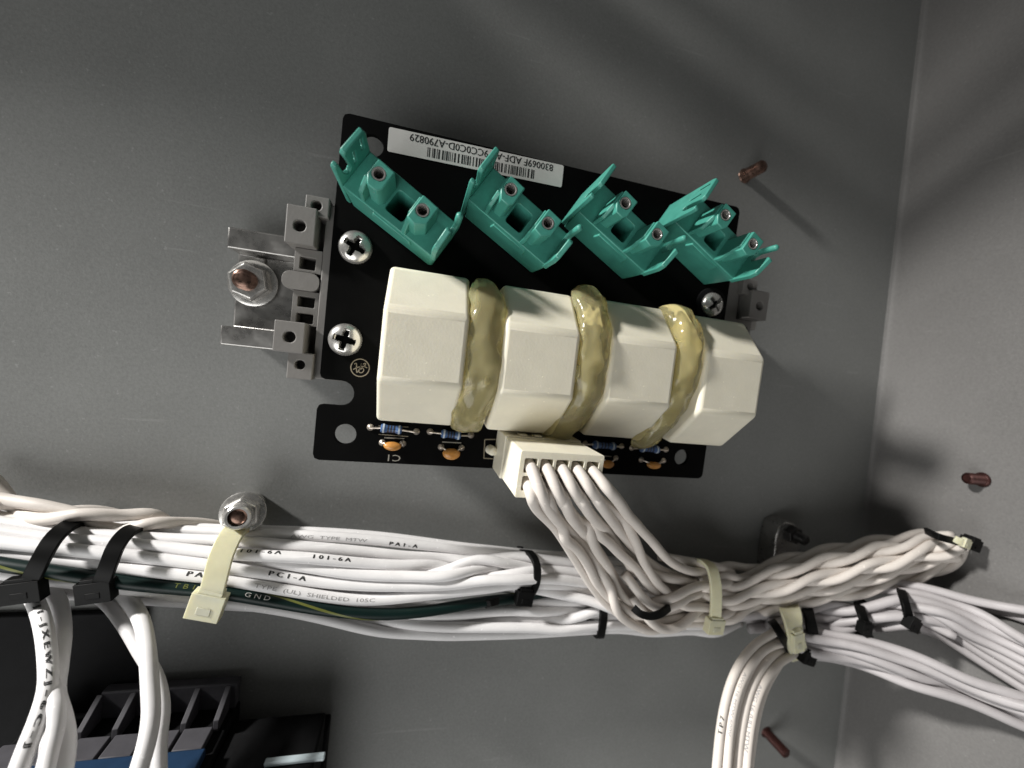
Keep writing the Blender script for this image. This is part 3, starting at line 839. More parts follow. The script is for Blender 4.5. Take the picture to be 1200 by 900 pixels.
def wire_print(o, px, s, size, m, roll=0.0, flip=False, stretch=1.15, bold=0.0):
    """letters wrapped on the insulation, starting at the point of the wire nearest to photo x = px (or (x, y))"""
    path, r = PATH[o]
    vs, ps = text_polys(s, size)
    L = np.concatenate([[0], np.cumsum(np.linalg.norm(np.diff(path, axis=0), axis=1))])
    def screen(p):
        q_ = RC @ np.array([p[0] - CAM[0], p[1] - CAM[1], CAM[2] - p[2]]); return 600 + F_PX * q_[0] / q_[2], 450 + F_PX * q_[1] / q_[2]
    sc = np.array([screen(p) for p in path])
    k = np.argmin(abs(sc[:, 0] - px)) if not hasattr(px, '__len__') else np.argmin(((sc - np.array(px)) ** 2).sum(1))
    T = tangents(path)
    bm = bmesh.new()
    def place(x, y):
        s0 = L[k] + (-x if flip else x) * stretch
        c = np.array([np.interp(s0, L, path[:, i]) for i in range(3)])
        t_ = np.array([np.interp(s0, L, T[:, i]) for i in range(3)]); t_ /= np.linalg.norm(t_)
        v = CAM - c; v = v - t_ * (v @ t_); v /= np.linalg.norm(v)
        bq = np.cross(v, t_)
        if not flip: bq = -bq
        a = (y - size * .35) / r + roll
        # b points to the upper side of the letters
        return c + (v * math.cos(a) + bq * math.sin(a)) * (r * 1.012)
    sgn = None
    bv = [bm.verts.new((x, y, 0)) for x, y, _ in vs]
    for p in ps:
        try: bm.faces.new([bv[i] for i in p])
        except ValueError: pass
    ylo, yhi = min(v[1] for v in vs), max(v[1] for v in vs)
    for k_ in range(1, 9):
        bmesh.ops.bisect_plane(bm, geom=bm.verts[:] + bm.edges[:] + bm.faces[:], plane_co=(0, ylo + (yhi - ylo) * k_ / 9, 0), plane_no=(0, 1, 0))
    if bold:
        g_ = bmesh.ops.duplicate(bm, geom=bm.verts[:] + bm.edges[:] + bm.faces[:])
        for v in g_['geom']:
            if isinstance(v, bmesh.types.BMVert): v.co.x += bold
    for v in bm.verts: v.co = place(v.co.x, v.co.y)
    return finish('print', bm, m, o, smooth=False, recalc=False)

R = 1.72
W = M['wire']; WW = M['wire_warm']
# --- main bundle: left edge of the photograph to the black tie and on under the connector wires
main = [
 ('topmost white wire of the thick bundle, with faded print', [(-60, 596, -18), (0, 605, -17), (70, 613, -16), (130, 618, -15), (200, 621, -14), (270, 624, -13), (350, 627, -10), (450, 634, -11), (540, 645, -13), (620, 653, -14), (690, 657, -16), (780, 672, -16), (860, 690, -16)]),
 ('second white wire from the top of the thick bundle', [(-60, 603, -12), (0, 613, -11), (70, 622, -10), (130, 628, -9), (200, 632, -9), (270, 634, -8), (350, 640, -7), (450, 649, -9), (540, 661, -10), (620, 660, -10), (690, 664, -12), (780, 684, -14), (860, 694, -14)]),
 ('white wire printed 101-6A in the thick bundle', [(-60, 614, -7), (0, 624, -7), (70, 633, -6), (130, 639, -5), (200, 645, -5), (270, 650, -4), (350, 654, -4), (450, 668, -5), (540, 669, -7), (620, 667, -8), (700, 676, -11), (790, 695, -14), (860, 700, -14)]),
 ('white wire printed PC1-A in the thick bundle', [(-60, 630, -4), (0, 637, -4), (70, 646, -3), (130, 653, -3), (200, 661, -3), (268, 664, -3), (350, 680, -4), (450, 682, -4), (540, 676, -5), (620, 674, -6), (700, 684, -10), (790, 702, -14), (860, 706, -14)]),
 ('white wire printed PA1-A, passing behind the cream cable tie', [(-60, 645, -5), (0, 648, -4), (80, 654, -3), (140, 661, -2.5), (200, 671, -2), (262, 678, -2), (350, 695, -2), (440, 704, -3), (520, 692, -4), (580, 683, -5), (620, 681, -6), (700, 690, -10), (790, 708, -14), (860, 712, -14)]),
 ('white wire running just under the green earth wire', [(-60, 664, -6), (0, 671, -6), (70, 681, -5), (130, 687, -5), (200, 697, -5), (255, 704, -6), (330, 714, -7), (420, 733, -8), (500, 743, -8), (600, 743, -8), (705, 737, -9), (780, 733, -11), (860, 722, -14)]),
 ('white wire bulging out in the middle of the thick bundle', [(-60, 622, -14), (0, 630, -13), (70, 640, -12), (130, 646, -11), (200, 653, -10), (270, 658, -7), (350, 662, -5), (420, 673, -4), (500, 675, -5), (560, 668, -7), (620, 664, -13), (700, 670, -15), (860, 696, -18)]),
 ('white wire sagging behind the PC1-A wire', [(-60, 638, -12), (0, 643, -12), (70, 650, -11), (130, 657, -10), (200, 665, -10), (268, 671, -8), (350, 688, -7), (430, 692, -6), (510, 684, -7), (560, 680, -9), (620, 688, -12), (700, 696, -14), (860, 714, -17)]),
 ('white wire showing in the gap below the topmost wire', [(-60, 607, -17), (0, 617, -16), (70, 626, -15), (130, 632, -14), (200, 638, -14), (270, 643, -11), (350, 647, -9), (450, 658, -11), (540, 656, -15), (620, 671, -16), (700, 680, -18), (860, 703, -20)]),
 ('lowest white wire at the left, in the shade under the bundle', [(-60, 682, -12), (0, 688, -12), (70, 694, -11), (130, 699, -11), (200, 704, -11), (260, 708, -11), (340, 712, -12), (440, 722, -13), (540, 726, -12), (640, 722, -12), (705, 717, -12), (790, 716, -15), (860, 716, -18)]),

 ('white wire squeezed between the 101-6A and PC1-A wires', [(-60, 619, -9), (0, 629, -9), (70, 639, -8), (130, 646, -8), (200, 654, -8), (270, 657, -8), (340, 665, -7), (430, 676, -6), (520, 671, -6), (620, 662, -10), (700, 673, -14), (860, 698, -18)]),
 ('white wire running on top just behind the topmost one', [(-60, 593, -20), (0, 601, -19), (70, 609, -19), (130, 614, -18), (200, 618, -17), (270, 621, -16), (350, 622.5, -14), (450, 629, -15), (540, 641, -16), (620, 649, -18), (700, 655, -19), (860, 688, -20)]),
]
WMAIN = []
for lab, pts in main:
    q_ = P(*pts[0]); pts = [(-330, q_[1] + 9, q_[2], 0), (-180, q_[1] + 5, q_[2], 0)] + pts
    WMAIN.append(wire('white_wire', pts, R if pts[0][2] > -15 else R * .95, W, lab, WG))
low = [
 ('white wire emerging from under the green wire at the top of the lower strand', [(350, 705, -14), (440, 717, -10), (520, 722, -8), (620, 713, -8), (705, 722, -8), (790, 722, -12), (860, 719, -15)]),
 ('pale wire forming the belly of the lower strand', [(360, 715, -13), (440, 728, -10), (520, 735, -6), (620, 733, -6), (705, 729, -7), (790, 727, -12), (860, 720, -15)]),
 ('upper wire of the lower strand, beside the small black clip end', [(430, 702, -16), (520, 712, -13), (610, 703, -10), (700, 708, -10), (790, 714, -14), (860, 716, -17)]),
 ('wire between belly and black band of the lower strand', [(380, 712, -17), (470, 730, -14), (560, 728, -9), (640, 726, -7.5), (705, 715, -8), (790, 719, -13), (860, 718, -16)]),
 ('wire crossing from the black tie down into the connector wires', [(560, 682, -14), (620, 690, -9), (670, 695, -7), (700, 706, -5), (735, 722, -5), (790, 727, -9), (860, 722, -16)]),
]
WLOW = [wire('white_wire', pts, R * .98, W, lab, WG) for lab, pts in low]

gw = wire('earth_wire', [(-330, 142, -5, 0), (-180, 138, -5, 0), (-60, 650, -3), (0, 657, -2), (70, 667, -1), (130, 673, -1), (200, 683, -1), (258, 691, -1), (310, 700, -1), (370, 713, -1), (430, 720, -2), (490, 718, -3), (560, 706, -6), (640, 697, -11), (760, 706, -18)], 1.8, M['wire_green'], 'dark green earth wire with yellow stripe, printed GND', None)
relax(WMAIN + WLOW + [gw], 40, dmax=0.2)
# yellow stripe: a narrow band winding slowly round the wire
path, r = PATH[gw]
T_ = tangents(path); bm = bmesh.new(); rows = []
for k, p in enumerate(path):
    v = CAM - p; v = v - T_[k] * (v @ T_[k]); v /= np.linalg.norm(v); bq = np.cross(v, T_[k])
    a0 = -0.9 + k * 0.155
    rows.append([bm.verts.new(p + (v * math.cos(a0 + e) + bq * math.sin(a0 + e)) * (r * 1.015)) for e in (-.19, -.06, .06, .19)])
for k in range(len(rows) - 1):
    for j in range(3): bm.faces.new((rows[k][j], rows[k][j + 1], rows[k + 1][j + 1], rows[k + 1][j]))
finish('yellow_stripe', bm, M['yellow'], gw, recalc=False)

wire_print(WMAIN[2], 366, '1 0 1 - 6 A', 1.8, M['ink'], roll=.42, stretch=1.45, bold=.16)
wire_print(WMAIN[2], 284, '1 0 1 - 6 A', 1.8, M['ink'], roll=.75, stretch=1.45, bold=.16)
wire_print(WMAIN[3], 316, 'P C 1 - A', 1.95, M['ink'], roll=.25, stretch=1.45, bold=.2)
wire_print(WMAIN[4], 217, 'P A 1 - A', 1.95, M['ink'], roll=.3, stretch=1.45, bold=.2)
wire_print(WMAIN[4], 300, 'TYPE  (UL)  SHIELDED  105C', 1.5, M['ink_grey'], roll=-.1, stretch=1.9)
wire_print(WMAIN[0], 345, 'AWG  TYPE  MTW', 1.4, M['ink_grey'], roll=-.2, stretch=2.0)
wire_print(WMAIN[0], 452, 'P A 1 - A', 1.7, M['ink'], roll=-.3, stretch=1.5, bold=.16)
wire_print(gw, 284, 'G N D', 1.8, M['label'], roll=.3, stretch=1.4)
wire_print(gw, 201, 'T B 1', 1.8, M['yellow'], roll=.35, stretch=1.4)

# --- twisted pairs
def twisted(name, pts, r, pitch, lab, group, phase=0.0, m=None, amp=1.0, strands=2):
    path = spline([P(*p) for p in pts], 1.6); T = tangents(path)
    L = np.concatenate([[0], np.cumsum(np.linalg.norm(np.diff(path, axis=0), axis=1))])
    root = empty(name, path[0], lab, 'twisted wires', group)
    N = np.cross(T[0], [0, 0, 1.0]); N /= np.linalg.norm(N); fr = []
    for i in range(len(path)):
        N = N - T[i] * (N @ T[i]); N /= np.linalg.norm(N); fr.append((N.copy(), np.cross(T[i], N)))
    for s in range(strands):
        pp = np.array([path[i] + (fr[i][0] * math.cos(phase + 2 * math.pi * s / strands + 2 * math.pi * L[i] / pitch) + fr[i][1] * math.sin(phase + 2 * math.pi * s / strands + 2 * math.pi * L[i] / pitch)) * r * amp * (1.06 + .16 * math.sin(L[i] * .11 + phase * 3 + s * 2.1)) for i in range(len(path))])
        b = bmesh.new(); tube(b, pp, r, 11); so_ = finish('strand', b, m or WW, root, angle=180); PATH[so_] = (pp, r); SIDES[so_] = 11; STR.append(so_)
    return root
STR = []
TG = 'twisted pairs of the right bundle'
twisted('twisted_pair', [(812, 664, -12), (860, 672, -10), (930, 654, -6), (1000, 640, -1), (1060, 631, 4), (1112, 629, 9)], 1.6, 40, 'twisted pair along the top of the right bundle', TG, .3)
twisted('twisted_pair', [(816, 676, -6), (860, 684, -5), (930, 668, 0), (1000, 653, 5), (1060, 641, 9), (1118, 634, 12)], 1.6, 43, 'second twisted pair from the top of the right bundle', TG, 1.5)
twisted('twisted_pair', [(818, 690, -4), (860, 696, -3), (930, 683, 2), (1000, 668, 7), (1060, 653, 11), (1120, 640, 14)], 1.62, 45, 'twisted pair along the middle of the right bundle, facing the viewer', TG, 2.2)
twisted('twisted_pair', [(820, 702, -7), (860, 706, -6), (930, 695, -1), (1000, 681, 5), (1060, 665, 9), (1122, 646, 13)], 1.6, 38, 'twisted pair in the lower middle of the right bundle', TG, .9)
twisted('twisted_pair', [(820, 714, -7), (870, 717, -6), (940, 703, -2), (1000, 694, 3), (1070, 678, 8), (1118, 657, 12), (1124, 640, 12)], 1.58, 42, 'lowest twisted pair of the right bundle, curling up at its end', TG, 2.9)
twisted('twisted_pair', [(815, 684, -14), (870, 690, -13), (940, 680, -7), (1010, 664, 0), (1080, 650, 6), (1124, 640, 10)], 1.75, 47, 'twisted pair hidden at the back of the right bundle', TG, 1.9)
NRIGHT = len(STR)
twisted('twisted_pair', [(-30, 560, -18), (10, 588, -16), (50, 602, -12), (100, 605, -11), (140, 612, -12), (180, 609, -13), (215, 616, -17), (260, 624, -21)], 1.8, 46, 'loose twisted pair lying on top of the bundle at the left', None, .6)
twisted('twisted_pair', [(-40, 590, -14), (0, 598, -14), (40, 600, -16), (90, 603, -19), (150, 612, -21), (230, 624, -22)], 1.7, 40, 'twisted pair half hidden behind the bundle at the left', None, 2.0)

# --- connector wires: ten wires leave the plug and join the right bundle
PLUGW = []
CG = 'wires of the ivory plug'
def cell(i):
    a, b = cells[i]
    return CT(np.array([a - .2, b - .3, 21.0])), CT(np.array([a + .3, b + .6, 28.0]))
def screen_px(p):
    q_ = RC @ np.array([p[0] - CAM[0], p[1] - CAM[1], CAM[2] - p[2]]); return 600 + F_PX * q_[0] / q_[2], 450 + F_PX * q_[1] / q_[2]
def cwire(i, pts, lab, r=1.62):
    a, b = cell(i); sx_, sy_ = screen_px(b); up_ = i < nc
    px_, py_ = (sx_ + pts[0][0]) / 2, (sy_ + pts[0][1]) / 2
    pts = [(px_, py_, 31.6 if up_ else 30.9), (pts[0][0], pts[0][1], 30.6 if up_ else 28.0)] + list(pts[1:])
    path = spline([a, b] + [P(*p) for p in pts], 1.2)
    bm = bmesh.new(); tube(bm, path, r, 12)
    o = finish('plug_wire', bm, WW, angle=180); tag(o, lab, 'wire', CG); PATH[o] = (path, r); SIDES[o] = 12; PLUGW.append(o)
cwire(0, [(641, 592, 27), (667, 627, 18), (688, 660, 9), (704, 688, 4), (722, 708, 1), (750, 720, 0), (800, 712, -4), (850, 700, -8)], 'plug wire from the upper left cell, swinging down in front of the bundle')
cwire(1, [(660, 588, 26), (684, 620, 18), (702, 650, 9), (716, 676, 3), (730, 700, 0), (760, 722, -2), (800, 722, -6), (850, 708, -9)], 'plug wire from the second upper cell')
cwire(2, [(679, 584, 26), (701, 614, 19), (722, 645, 11), (746, 666, 5), (766, 690, 1), (795, 702, -2), (850, 692, -8)], 'plug wire from the middle upper cell, crossing the others')
cwire(3, [(699, 583, 26), (726, 605, 20), (743, 632, 12), (752, 655, 6), (764, 676, 3), (784, 698, 1), (806, 711, -1), (850, 706, -8)], 'plug wire from the fourth upper cell, curling down at its end')
cwire(4, [(722, 584, 26), (741, 610, 20), (764, 634, 12), (783, 656, 5), (805, 668, -1), (850, 676, -8)], 'plug wire from the upper right cell, outermost of the fan')
cwire(5, [(627, 592, 24), (652, 620, 15), (674, 655, 6), (696, 690, 0), (716, 712, -4), (745, 730, -4), (790, 735, -6), (850, 716, -11)], 'plug wire from the lower left cell')
cwire(6, [(648, 600, 19), (685, 640, 9), (706, 670, 5), (716, 688, 5), (718, 706, 4), (730, 724, 2), (756, 737, 0), (785, 732, -3), (850, 712, -10)], 'plug wire looping round the lower left of the tangle')
cwire(7, [(668, 603, 18), (696, 638, 8), (712, 662, 1), (728, 688, -3), (750, 706, -5), (790, 712, -8), (850, 698, -12)], 'plug wire from the middle lower cell, at the back of the fan')
cwire(8, [(690, 600, 18), (718, 630, 9), (734, 655, 2), (756, 676, -3), (790, 690, -8), (850, 690, -13)], 'plug wire from the fourth lower cell, behind the fan')
cwire(9, [(708, 597, 18), (733, 630, 10), (752, 652, 3), (775, 668, -4), (805, 678, -9), (850, 682, -13)], 'plug wire from the lower right cell, behind the outermost')
# loose loops in the tangle
loops = [
 ('short white loop hanging out below the tangle of plug wires', [(742, 700, 2), (760, 728, 3), (782, 740, 2), (802, 731, 0), (815, 712, -4), (850, 700, -12)]),
 ('white loop lying across the middle of the tangle', [(735, 668, 1), (745, 690, 4), (757, 706, 4), (776, 712, 3), (800, 700, 0), (850, 690, -10)]),
 ('white wire bending over the top of the tangle', [(772, 652, -8), (800, 656, -6), (824, 664, -4), (860, 676, -10)]),
 ('white wire coming out of the tangle under the cream tie', [(752, 712, 0), (780, 702, 3), (806, 690, 1), (832, 686, -2), (870, 690, -9)]),
 ('white wire diving into the tangle near its top', [(725, 640, -2), (742, 664, 0), (770, 676, 1), (800, 680, -2), (860, 690, -10)]),
 ('white wire curving along the bottom of the tangle', [(712, 690, -6), (730, 712, -4), (765, 725, -2), (805, 722, -3), (835, 714, -5), (870, 710, -10)]),
]
LOOPS = [wire('white_wire', pts, 1.62, WW, lab, CG, step=1.6) for lab, pts in loops]
relax(PLUGW + LOOPS + STR[:NRIGHT], 30, pin_start=PLUGW)

# --- right lower bundles, coming towards the viewer past the side wall
RG = 'white wires leaving to the right'
RW = []
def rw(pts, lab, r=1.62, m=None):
    RW.append(wire('white_wire', pts, r, m or M['wire_shaded'], lab, RG)); return RW[-1]
for k in range(6):
    f = k / 5
    rw([(905 + 2 * k, 736 + 7 * f, -2), (940, 742 + 20 * f, 1 + 1.5 * math.sin(k * 2)), (1000, 749 + 27 * f, 10 + 2 * math.sin(k * 2.3)), (1070, 771 + 29 * f, 21 + 2 * math.sin(k * 3.1)), (1140, 800 + 27 * f + 3 * math.sin(k), 31 + 2 * math.cos(k)), (1230, 830 + 30 * f, 45 + 2 * math.sin(k))],
       ('top wire of the lower strand leaving to the right', 'second wire from the top of the lower right strand', 'third wire from the top of the lower right strand', 'fourth wire from the top of the lower right strand', 'fifth wire from the top of the lower right strand', 'bottom wire of the lower strand leaving to the right')[k], 1.7)
for k in range(6):
    f = k / 5
    rw([(880, 722 + 4 * f, -10), (950, 722 + 14 * f, -5 + 2 * math.sin(k * 2)), (1010, 714 + 18 * f, 4 + 2 * math.cos(k * 2)), (1065, 702 + 24 * f, 13 + 2 * math.sin(k * 3)), (1110, 712 + 34 * f, 20 + 2 * math.sin(k)), (1160, 735 + 46 * f, 28), (1240, 770 + 62 * f, 44)],
       ('top wire of the middle strand leaving to the right', 'second wire from the top of the middle right strand', 'third wire from the top of the middle right strand', 'fourth wire from the top of the middle right strand', 'fifth wire from the top of the middle right strand', 'bottom wire of the middle strand leaving to the right')[k], 1.75)
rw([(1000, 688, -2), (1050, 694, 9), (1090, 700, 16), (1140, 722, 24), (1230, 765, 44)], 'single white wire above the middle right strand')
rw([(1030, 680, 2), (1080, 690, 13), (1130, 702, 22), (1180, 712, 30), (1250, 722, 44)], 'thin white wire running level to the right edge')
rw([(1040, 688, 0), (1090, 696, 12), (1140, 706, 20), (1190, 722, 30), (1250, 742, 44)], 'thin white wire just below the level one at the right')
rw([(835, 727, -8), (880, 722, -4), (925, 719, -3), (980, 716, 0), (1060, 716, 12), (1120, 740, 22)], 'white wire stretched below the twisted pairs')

# --- strand turning down in front of the back wall
DG = 'white wires turning down at the right'; DW = []
for k in range(6):
    f = k / 5; dd = 0.7 * math.sin(k * 2.1)
    o = wire('white_wire', [(946, 738 + 16 * f, -4 + dd), (918 + 6 * f, 741 + 18 * f, 0 + dd), (880 + 36 * f, 762 + 12 * f, 4 + dd), (857 + 38 * f, 800 + 6 * f, 9 + dd), (846 + 38 * f, 850, 14 + dd), (840 + 33 * f, 940, 23 + dd)], 1.55, WW,
         ('outermost left wire of the strand turning down, with a printed mark', 'second wire from the left of the strand turning down', 'third wire from the left of the strand turning down', 'fourth wire from the left of the strand turning down', 'fifth wire from the left of the strand turning down', 'innermost right wire of the strand turning down')[k], DG)
    DW.append(o)
relax(RW + DW, 30)
wire_print(DW[0], (848, 862), 'T P 7', 2.0, M['ink'], flip=True, stretch=1.3, bold=.15)
wire_print(DW[1], (868, 790), 'AWG 16 MTW 600V', 1.5, M['ink_grey'], stretch=1.6)
wire_print(DW[4], (882, 800), 'AWG 16 (UL) MTW', 1.7, M['ink_grey'], stretch=1.5, roll=-.3, bold=.12)

# --- wires hanging down at the left
LGp = 'white wires hanging down at the left'
o = wire('white_wire', [(20, 688, -12), (38, 700, -4), (50, 730, 4), (56, 770, 10), (56, 805, 15), (46, 840, 19), (32, 875, 23), (12, 930, 28)], 1.85, W, 'left hanging wire with a column of printed marks', LGp)
wire_print(o, (41, 712), '7 J 1 - J X E W Z J - 6 C - J', 1.55, M['ink'], stretch=2.1, roll=.05, bold=.2)
wire('white_wire', [(50, 690, -12), (66, 702, -6), (72, 740, 2), (68, 780, 8), (64, 812, 12), (72, 842, 16), (76, 870, 19), (68, 930, 26)], 2.05, W, 'thick hanging wire behind the printed one', LGp)
wire('white_wire', [(40, 690, -12), (54, 704, -8), (62, 740, -1), (60, 780, 5), (58, 812, 9), (60, 850, 13), (56, 890, 17), (46, 935, 22)], 1.8, W, 'hanging wire showing between the printed one and the thick one', LGp)
wire('white_wire', [(58, 800, 13), (66, 828, 18), (66, 850, 20), (58, 880, 23), (46, 935, 29)], 1.7, W, 'short white wire end crossing the left hanging wires', LGp)
wire('white_wire', [(100, 690, -12), (125, 706, -8), (146, 732, -3), (164, 762, 2), (183, 795, 7), (190, 830, 11), (186, 870, 15), (186, 930, 20)], 1.8, W, 'hanging wire slanting down behind its neighbour', LGp)
wire('white_wire', [(138, 690, -10), (150, 702, -5), (166, 728, 2), (173, 765, 9), (176, 805, 14), (177, 840, 18), (172, 870, 21), (154, 930, 26)], 1.95, W, 'bright hanging wire, rightmost in front at the left', LGp)

# ------------------------------------------------------------------ cable ties
def tie(name, front, width, thick, m, lab, group, heads=(), waxis=None, backd=-22, closed=True, step=1.2):
    pts = [P(*p) for p in front]
    root = empty(name, pts[0], lab, 'cable tie', group)
    path_pts = list(pts)
    if closed:
        a, b = pts[-1], pts[0]
        path_pts += [np.array([a[0], a[1], (a[2] + backd) / 2 - 1]), np.array([(a[0] * .6 + b[0] * .4), a[1] * .6 + b[1] * .4, backd]), np.array([a[0] * .3 + b[0] * .7, a[1] * .3 + b[1] * .7, backd]), b + np.array([0, 0, -3.0])]
    path = spline(path_pts, step)
    b = bmesh.new(); strap(b, path, width, thick, waxis if waxis is not None else (1, .12, 0))
    finish('band', b, m, root, bevel=.2, seg=2)
    for (c, sx, sy, sz, ang) in heads:
        c = P(*c); ca, sa = math.cos(math.radians(ang)), math.sin(math.radians(ang))
        b = bmesh.new(); ax = np.array([ca, sa, 0]); ay = np.array([-sa, ca, 0]); az = np.array([0, 0, 1.0])
        obox(b, c, ax, ay, az, sx, sy, sz)
        obox(b, c - ay * (sy * .46), ax, ay, az, sx * .72, sy * .4, sz * .8)
        obox(b, c + ay * (sy * .12) + az * sz * .5, ax, ay, az, sx * .42, sy * .3, sz * .1)
        finish('lock_head', b, m, root, bevel=min(sx, sy, sz) * .3, seg=3)
    return root
BG = 'black cable ties'; CGt = 'natural nylon cable ties'
KB, KC = M['black_tie'], M['cream_tie']
tie('cable_tie', [(98, 611, -17), (80, 616, -7), (62, 632, 0), (50, 652, 2.6), (40, 672, 2.6), (30, 690, -1), (28, 697, -8)], 3.9, 1.3, KB, 'black cable tie nearest to the left edge, over the green wire', BG, [((28, 692, 1.5), 8.6, 5.6, 3.2, -8)], (1, .25, 0))
tie('cable_tie', [(170, 617, -16), (150, 623, -5), (136, 640, 1), (128, 660, 3), (121, 678, 3), (113, 692, -1), (112, 700, -8)], 3.9, 1.3, KB, 'second black cable tie from the left edge, over the green wire', BG, [((113, 692, 1.8), 8.0, 5.6, 3.2, -8)], (1, .25, 0))
tie('cable_tie', [(286, 616, -14), (272, 626, -4), (260, 650, 1), (254, 672, 3.2), (249, 692, 3.6), (246, 706, 1), (246, 716, -6)], 6.0, 1.5, KC, 'cream cable tie hung from the zinc sleeve, head hanging down', CGt, [((243, 709, 3.0), 8.6, 7.4, 3.6, 14)], (1, .2, 0))
tie('cable_tie', [(612, 646, -17), (622, 649, -9), (629, 662, -4), (629, 680, -3.5), (623, 695, -6), (614, 702, -11)], 2.6, 1.5, KB, 'narrow black cable tie round the bundle left of the plug wires', BG, [((614, 699, -4), 6, 5.2, 4, 5)], (1, .05, .1))
tie('cable_tie', [(706, 710, -13), (707, 714, -6), (707, 726, -3.6), (705, 738, -5), (702, 746, -10)], 3.0, 1.3, KB, 'black cable tie round the lower strand, below the plug wires', BG, (), (1, .02, 0))
tie('cable_tie', [(742, 712, 6.5), (750, 719, 8.2), (760, 722, 8.6), (772, 720, 8.0), (784, 712, 5)], 2.4, 1.4, KB, 'short black tie end curved like a smile in the tangle', BG, (), (.1, .9, .3), closed=False)
tie('cable_tie', [(806, 658, -12), (822, 657, -4), (833, 664, 0.5), (838, 682, 3), (839, 704, 3.2), (838, 724, 1), (836, 736, -6)], 4.2, 1.4, KC, 'cream cable tie where the twisted pairs begin', CGt, [((837, 733, 1.5), 7.0, 5.6, 3.2, 4)], (1, .05, .15))
tie('cable_tie', [(924, 708, -10), (926, 716, 2.0), (929, 730, 6.2), (932, 748, 6.8), (935, 764, 3), (935, 770, -4)], 7.4, 1.3, KC, 'broad cream cable tie above the strand turning down', CGt, [((934, 752, 8), 5.0, 7.5, 2.5, -12)], (1, -.15, 0))
tie('cable_tie', [(903, 728, -6), (908, 732, 4.0), (914, 742, 6.5), (921, 754, 5.0), (924, 764, -2)], 3.0, 1.3, KB, 'black cable tie round the top of the strand turning down', BG, (), (.9, -.5, .1))
tie('cable_tie', [(945, 712, -8), (947, 718, 2), (950, 730, 4.6), (952, 742, 4.5), (952, 752, -2)], 4.2, 1.3, KB, 'black cable tie just right of the broad cream one', BG, (), (1, 0, .15))
tie('cable_tie', [(1006, 706, -4), (1008, 714, 8.0), (1012, 726, 11.0), (1014, 738, 10), (1014, 746, 2)], 3.4, 1.3, KB, 'black cable tie in the middle of the right strand', BG, [((1013, 735, 11.6), 5.2, 4.2, 3, 5)], (1, 0, .3))
tie('cable_tie', [(1055, 690, 6), (1058, 698, 16), (1062, 712, 19.5), (1066, 728, 19), (1068, 738, 10)], 2.9, 1.3, KB, 'black cable tie nearest to the right, with a square head', BG, [((1068, 731, 20.5), 5.6, 4.6, 3.2, 25)], (1, .1, .3))
tie('cable_tie', [(938, 755, 2), (944, 768, 4.5), (950, 776, 2)], 3.6, 1.3, KB, 'black tie head hanging under the broad cream tie', BG, [((945, 769, 4.5), 6.4, 5.2, 4, 18)], (.9, .4, 0), closed=False)
tie('cable_tie', [(1085, 622, 12), (1100, 629, 19), (1118, 634, 20), (1132, 638, 19)], 2.6, 1.2, KB, 'black cable tie closing the tip of the twisted pairs', BG, [((1137, 637, 19), 5.6, 4.6, 4.5, 15)], (.2, 1, .2), closed=False)
tie('cable_tie', [(1118, 631, 20.5), (1126, 635, 21.8), (1134, 637, 22.3)], 2.6, 1.2, KC, 'pale tie end in the black head at the tip of the twisted pairs', CGt, [((1131, 637, 22.0), 3.6, 3.2, 2.0, 15)], (.2, 1, .2), closed=False)
tie('cable_tie', [(568, 708, -6), (576, 706, -4.5), (584, 704, -6)], 2.6, 1.2, KB, 'clipped black tie end below the bundle, left of the narrow tie', BG, (), (.2, 1, .1), closed=False)

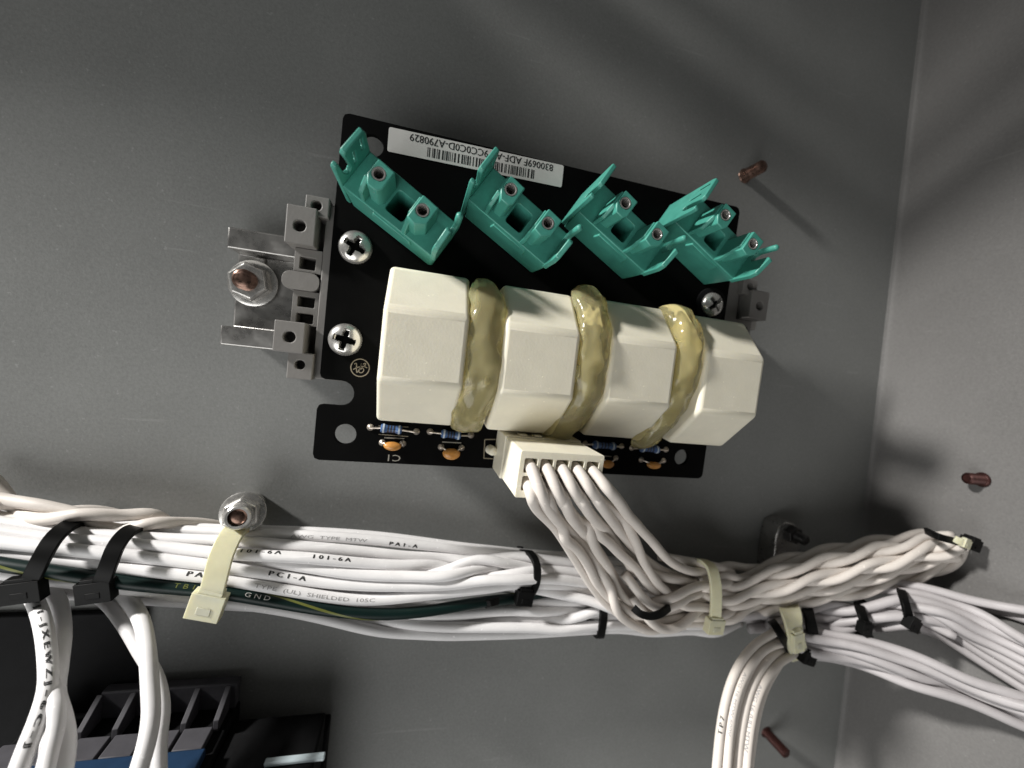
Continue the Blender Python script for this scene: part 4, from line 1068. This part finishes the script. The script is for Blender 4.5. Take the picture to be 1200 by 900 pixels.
# ------------------------------------------------------------------ dark devices at the lower left
Q = P(282, 797, WALL + 5)
dev = empty('relay_module', (Q[0] - 40, Q[1], WALL), 'dark ribbed relay module with blue stripe at the lower left', 'relay module')
xr = Q[0]; yt = Q[1]; xl = xr - 57
bm = bmesh.new(); box(bm, xl, xr, yt + 9.0, yt + 70, WALL + 2.6, 52)
finish('body', bm, M['black_plastic'], dev, bevel=.8)
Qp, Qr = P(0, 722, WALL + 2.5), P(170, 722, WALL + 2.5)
bm = bmesh.new(); box(bm, Qp[0] - 60, Qr[0], Qp[1], yt + 69, WALL + .12, WALL + 2.5); finish('black_filler_plate', bm, M['black_plastic'], dev, bevel=.6)  # plain black plate, added to fill the dark area at the lower left
bm = bmesh.new(); box(bm, xl + 18, xr - .4, yt, yt + 8.9, WALL + 2.7, WALL + 6.5)
finish('back_bar', bm, M['dark_grey_plastic'], dev, bevel=.5)
for k in range(6):
    x = xr - 3 - k * 9.0
    bm = bmesh.new()
    prism(bm, [(WALL + 6.6, yt + .4), (WALL + 15, yt + 5.2), (WALL + 15, yt + 8.95), (WALL + 6.6, yt + 8.95)], [], x - .8, x + .8, lambda p: np.array([p[2], p[1], p[0]]))
    finish('rib', bm, M['dark_grey_plastic'], dev, bevel=.2)
    bm = bmesh.new(); box(bm, x - 8.5, x - .4, yt + 6.6, yt + 8.97, WALL + 15.3, WALL + 23)
    finish('terminal_cover', bm, M['dark_grey_plastic'], dev, bevel=.4)
bm = bmesh.new(); box(bm, xl, xr - 2, yt + 6.0, yt + 8.98, WALL + 23.4, WALL + 31); finish('blue_stripe', bm, M['blue_plastic'], dev, bevel=.5)
bm = bmesh.new(); box(bm, xl, xr - 2, yt + 6.8, yt + 8.96, WALL + 31.3, 20); finish('front_deck', bm, M['dark_grey_plastic'], dev, bevel=.5)

Q = P(388, 838, WALL + 1)
dev2 = empty('terminal_box', (Q[0] - 14, Q[1], WALL), 'black box with a pale strip at the bottom edge', 'terminal box')
bm = bmesh.new(); box(bm, Q[0] - 31, Q[0], Q[1], Q[1] + 60, WALL + .15, WALL + 8); finish('back_body', bm, M['black_plastic'], dev2, bevel=.6)
Q3 = P(346, 889, 0)
bm = bmesh.new(); box(bm, Q[0] - 30, Q[0] - 1, Q3[1] + 1.2, Q3[1] + 60, WALL + 8.1, 6); finish('front_body', bm, M['black_plastic'], dev2, bevel=.8)
bm = bmesh.new(); box(bm, Q3[0] - 8.6, Q3[0] + 8.6, Q3[1] - .4, Q3[1] + 1.18, -1.2, 1.0); finish('pale_strip', bm, M['pale_strip'], dev2, bevel=.5)
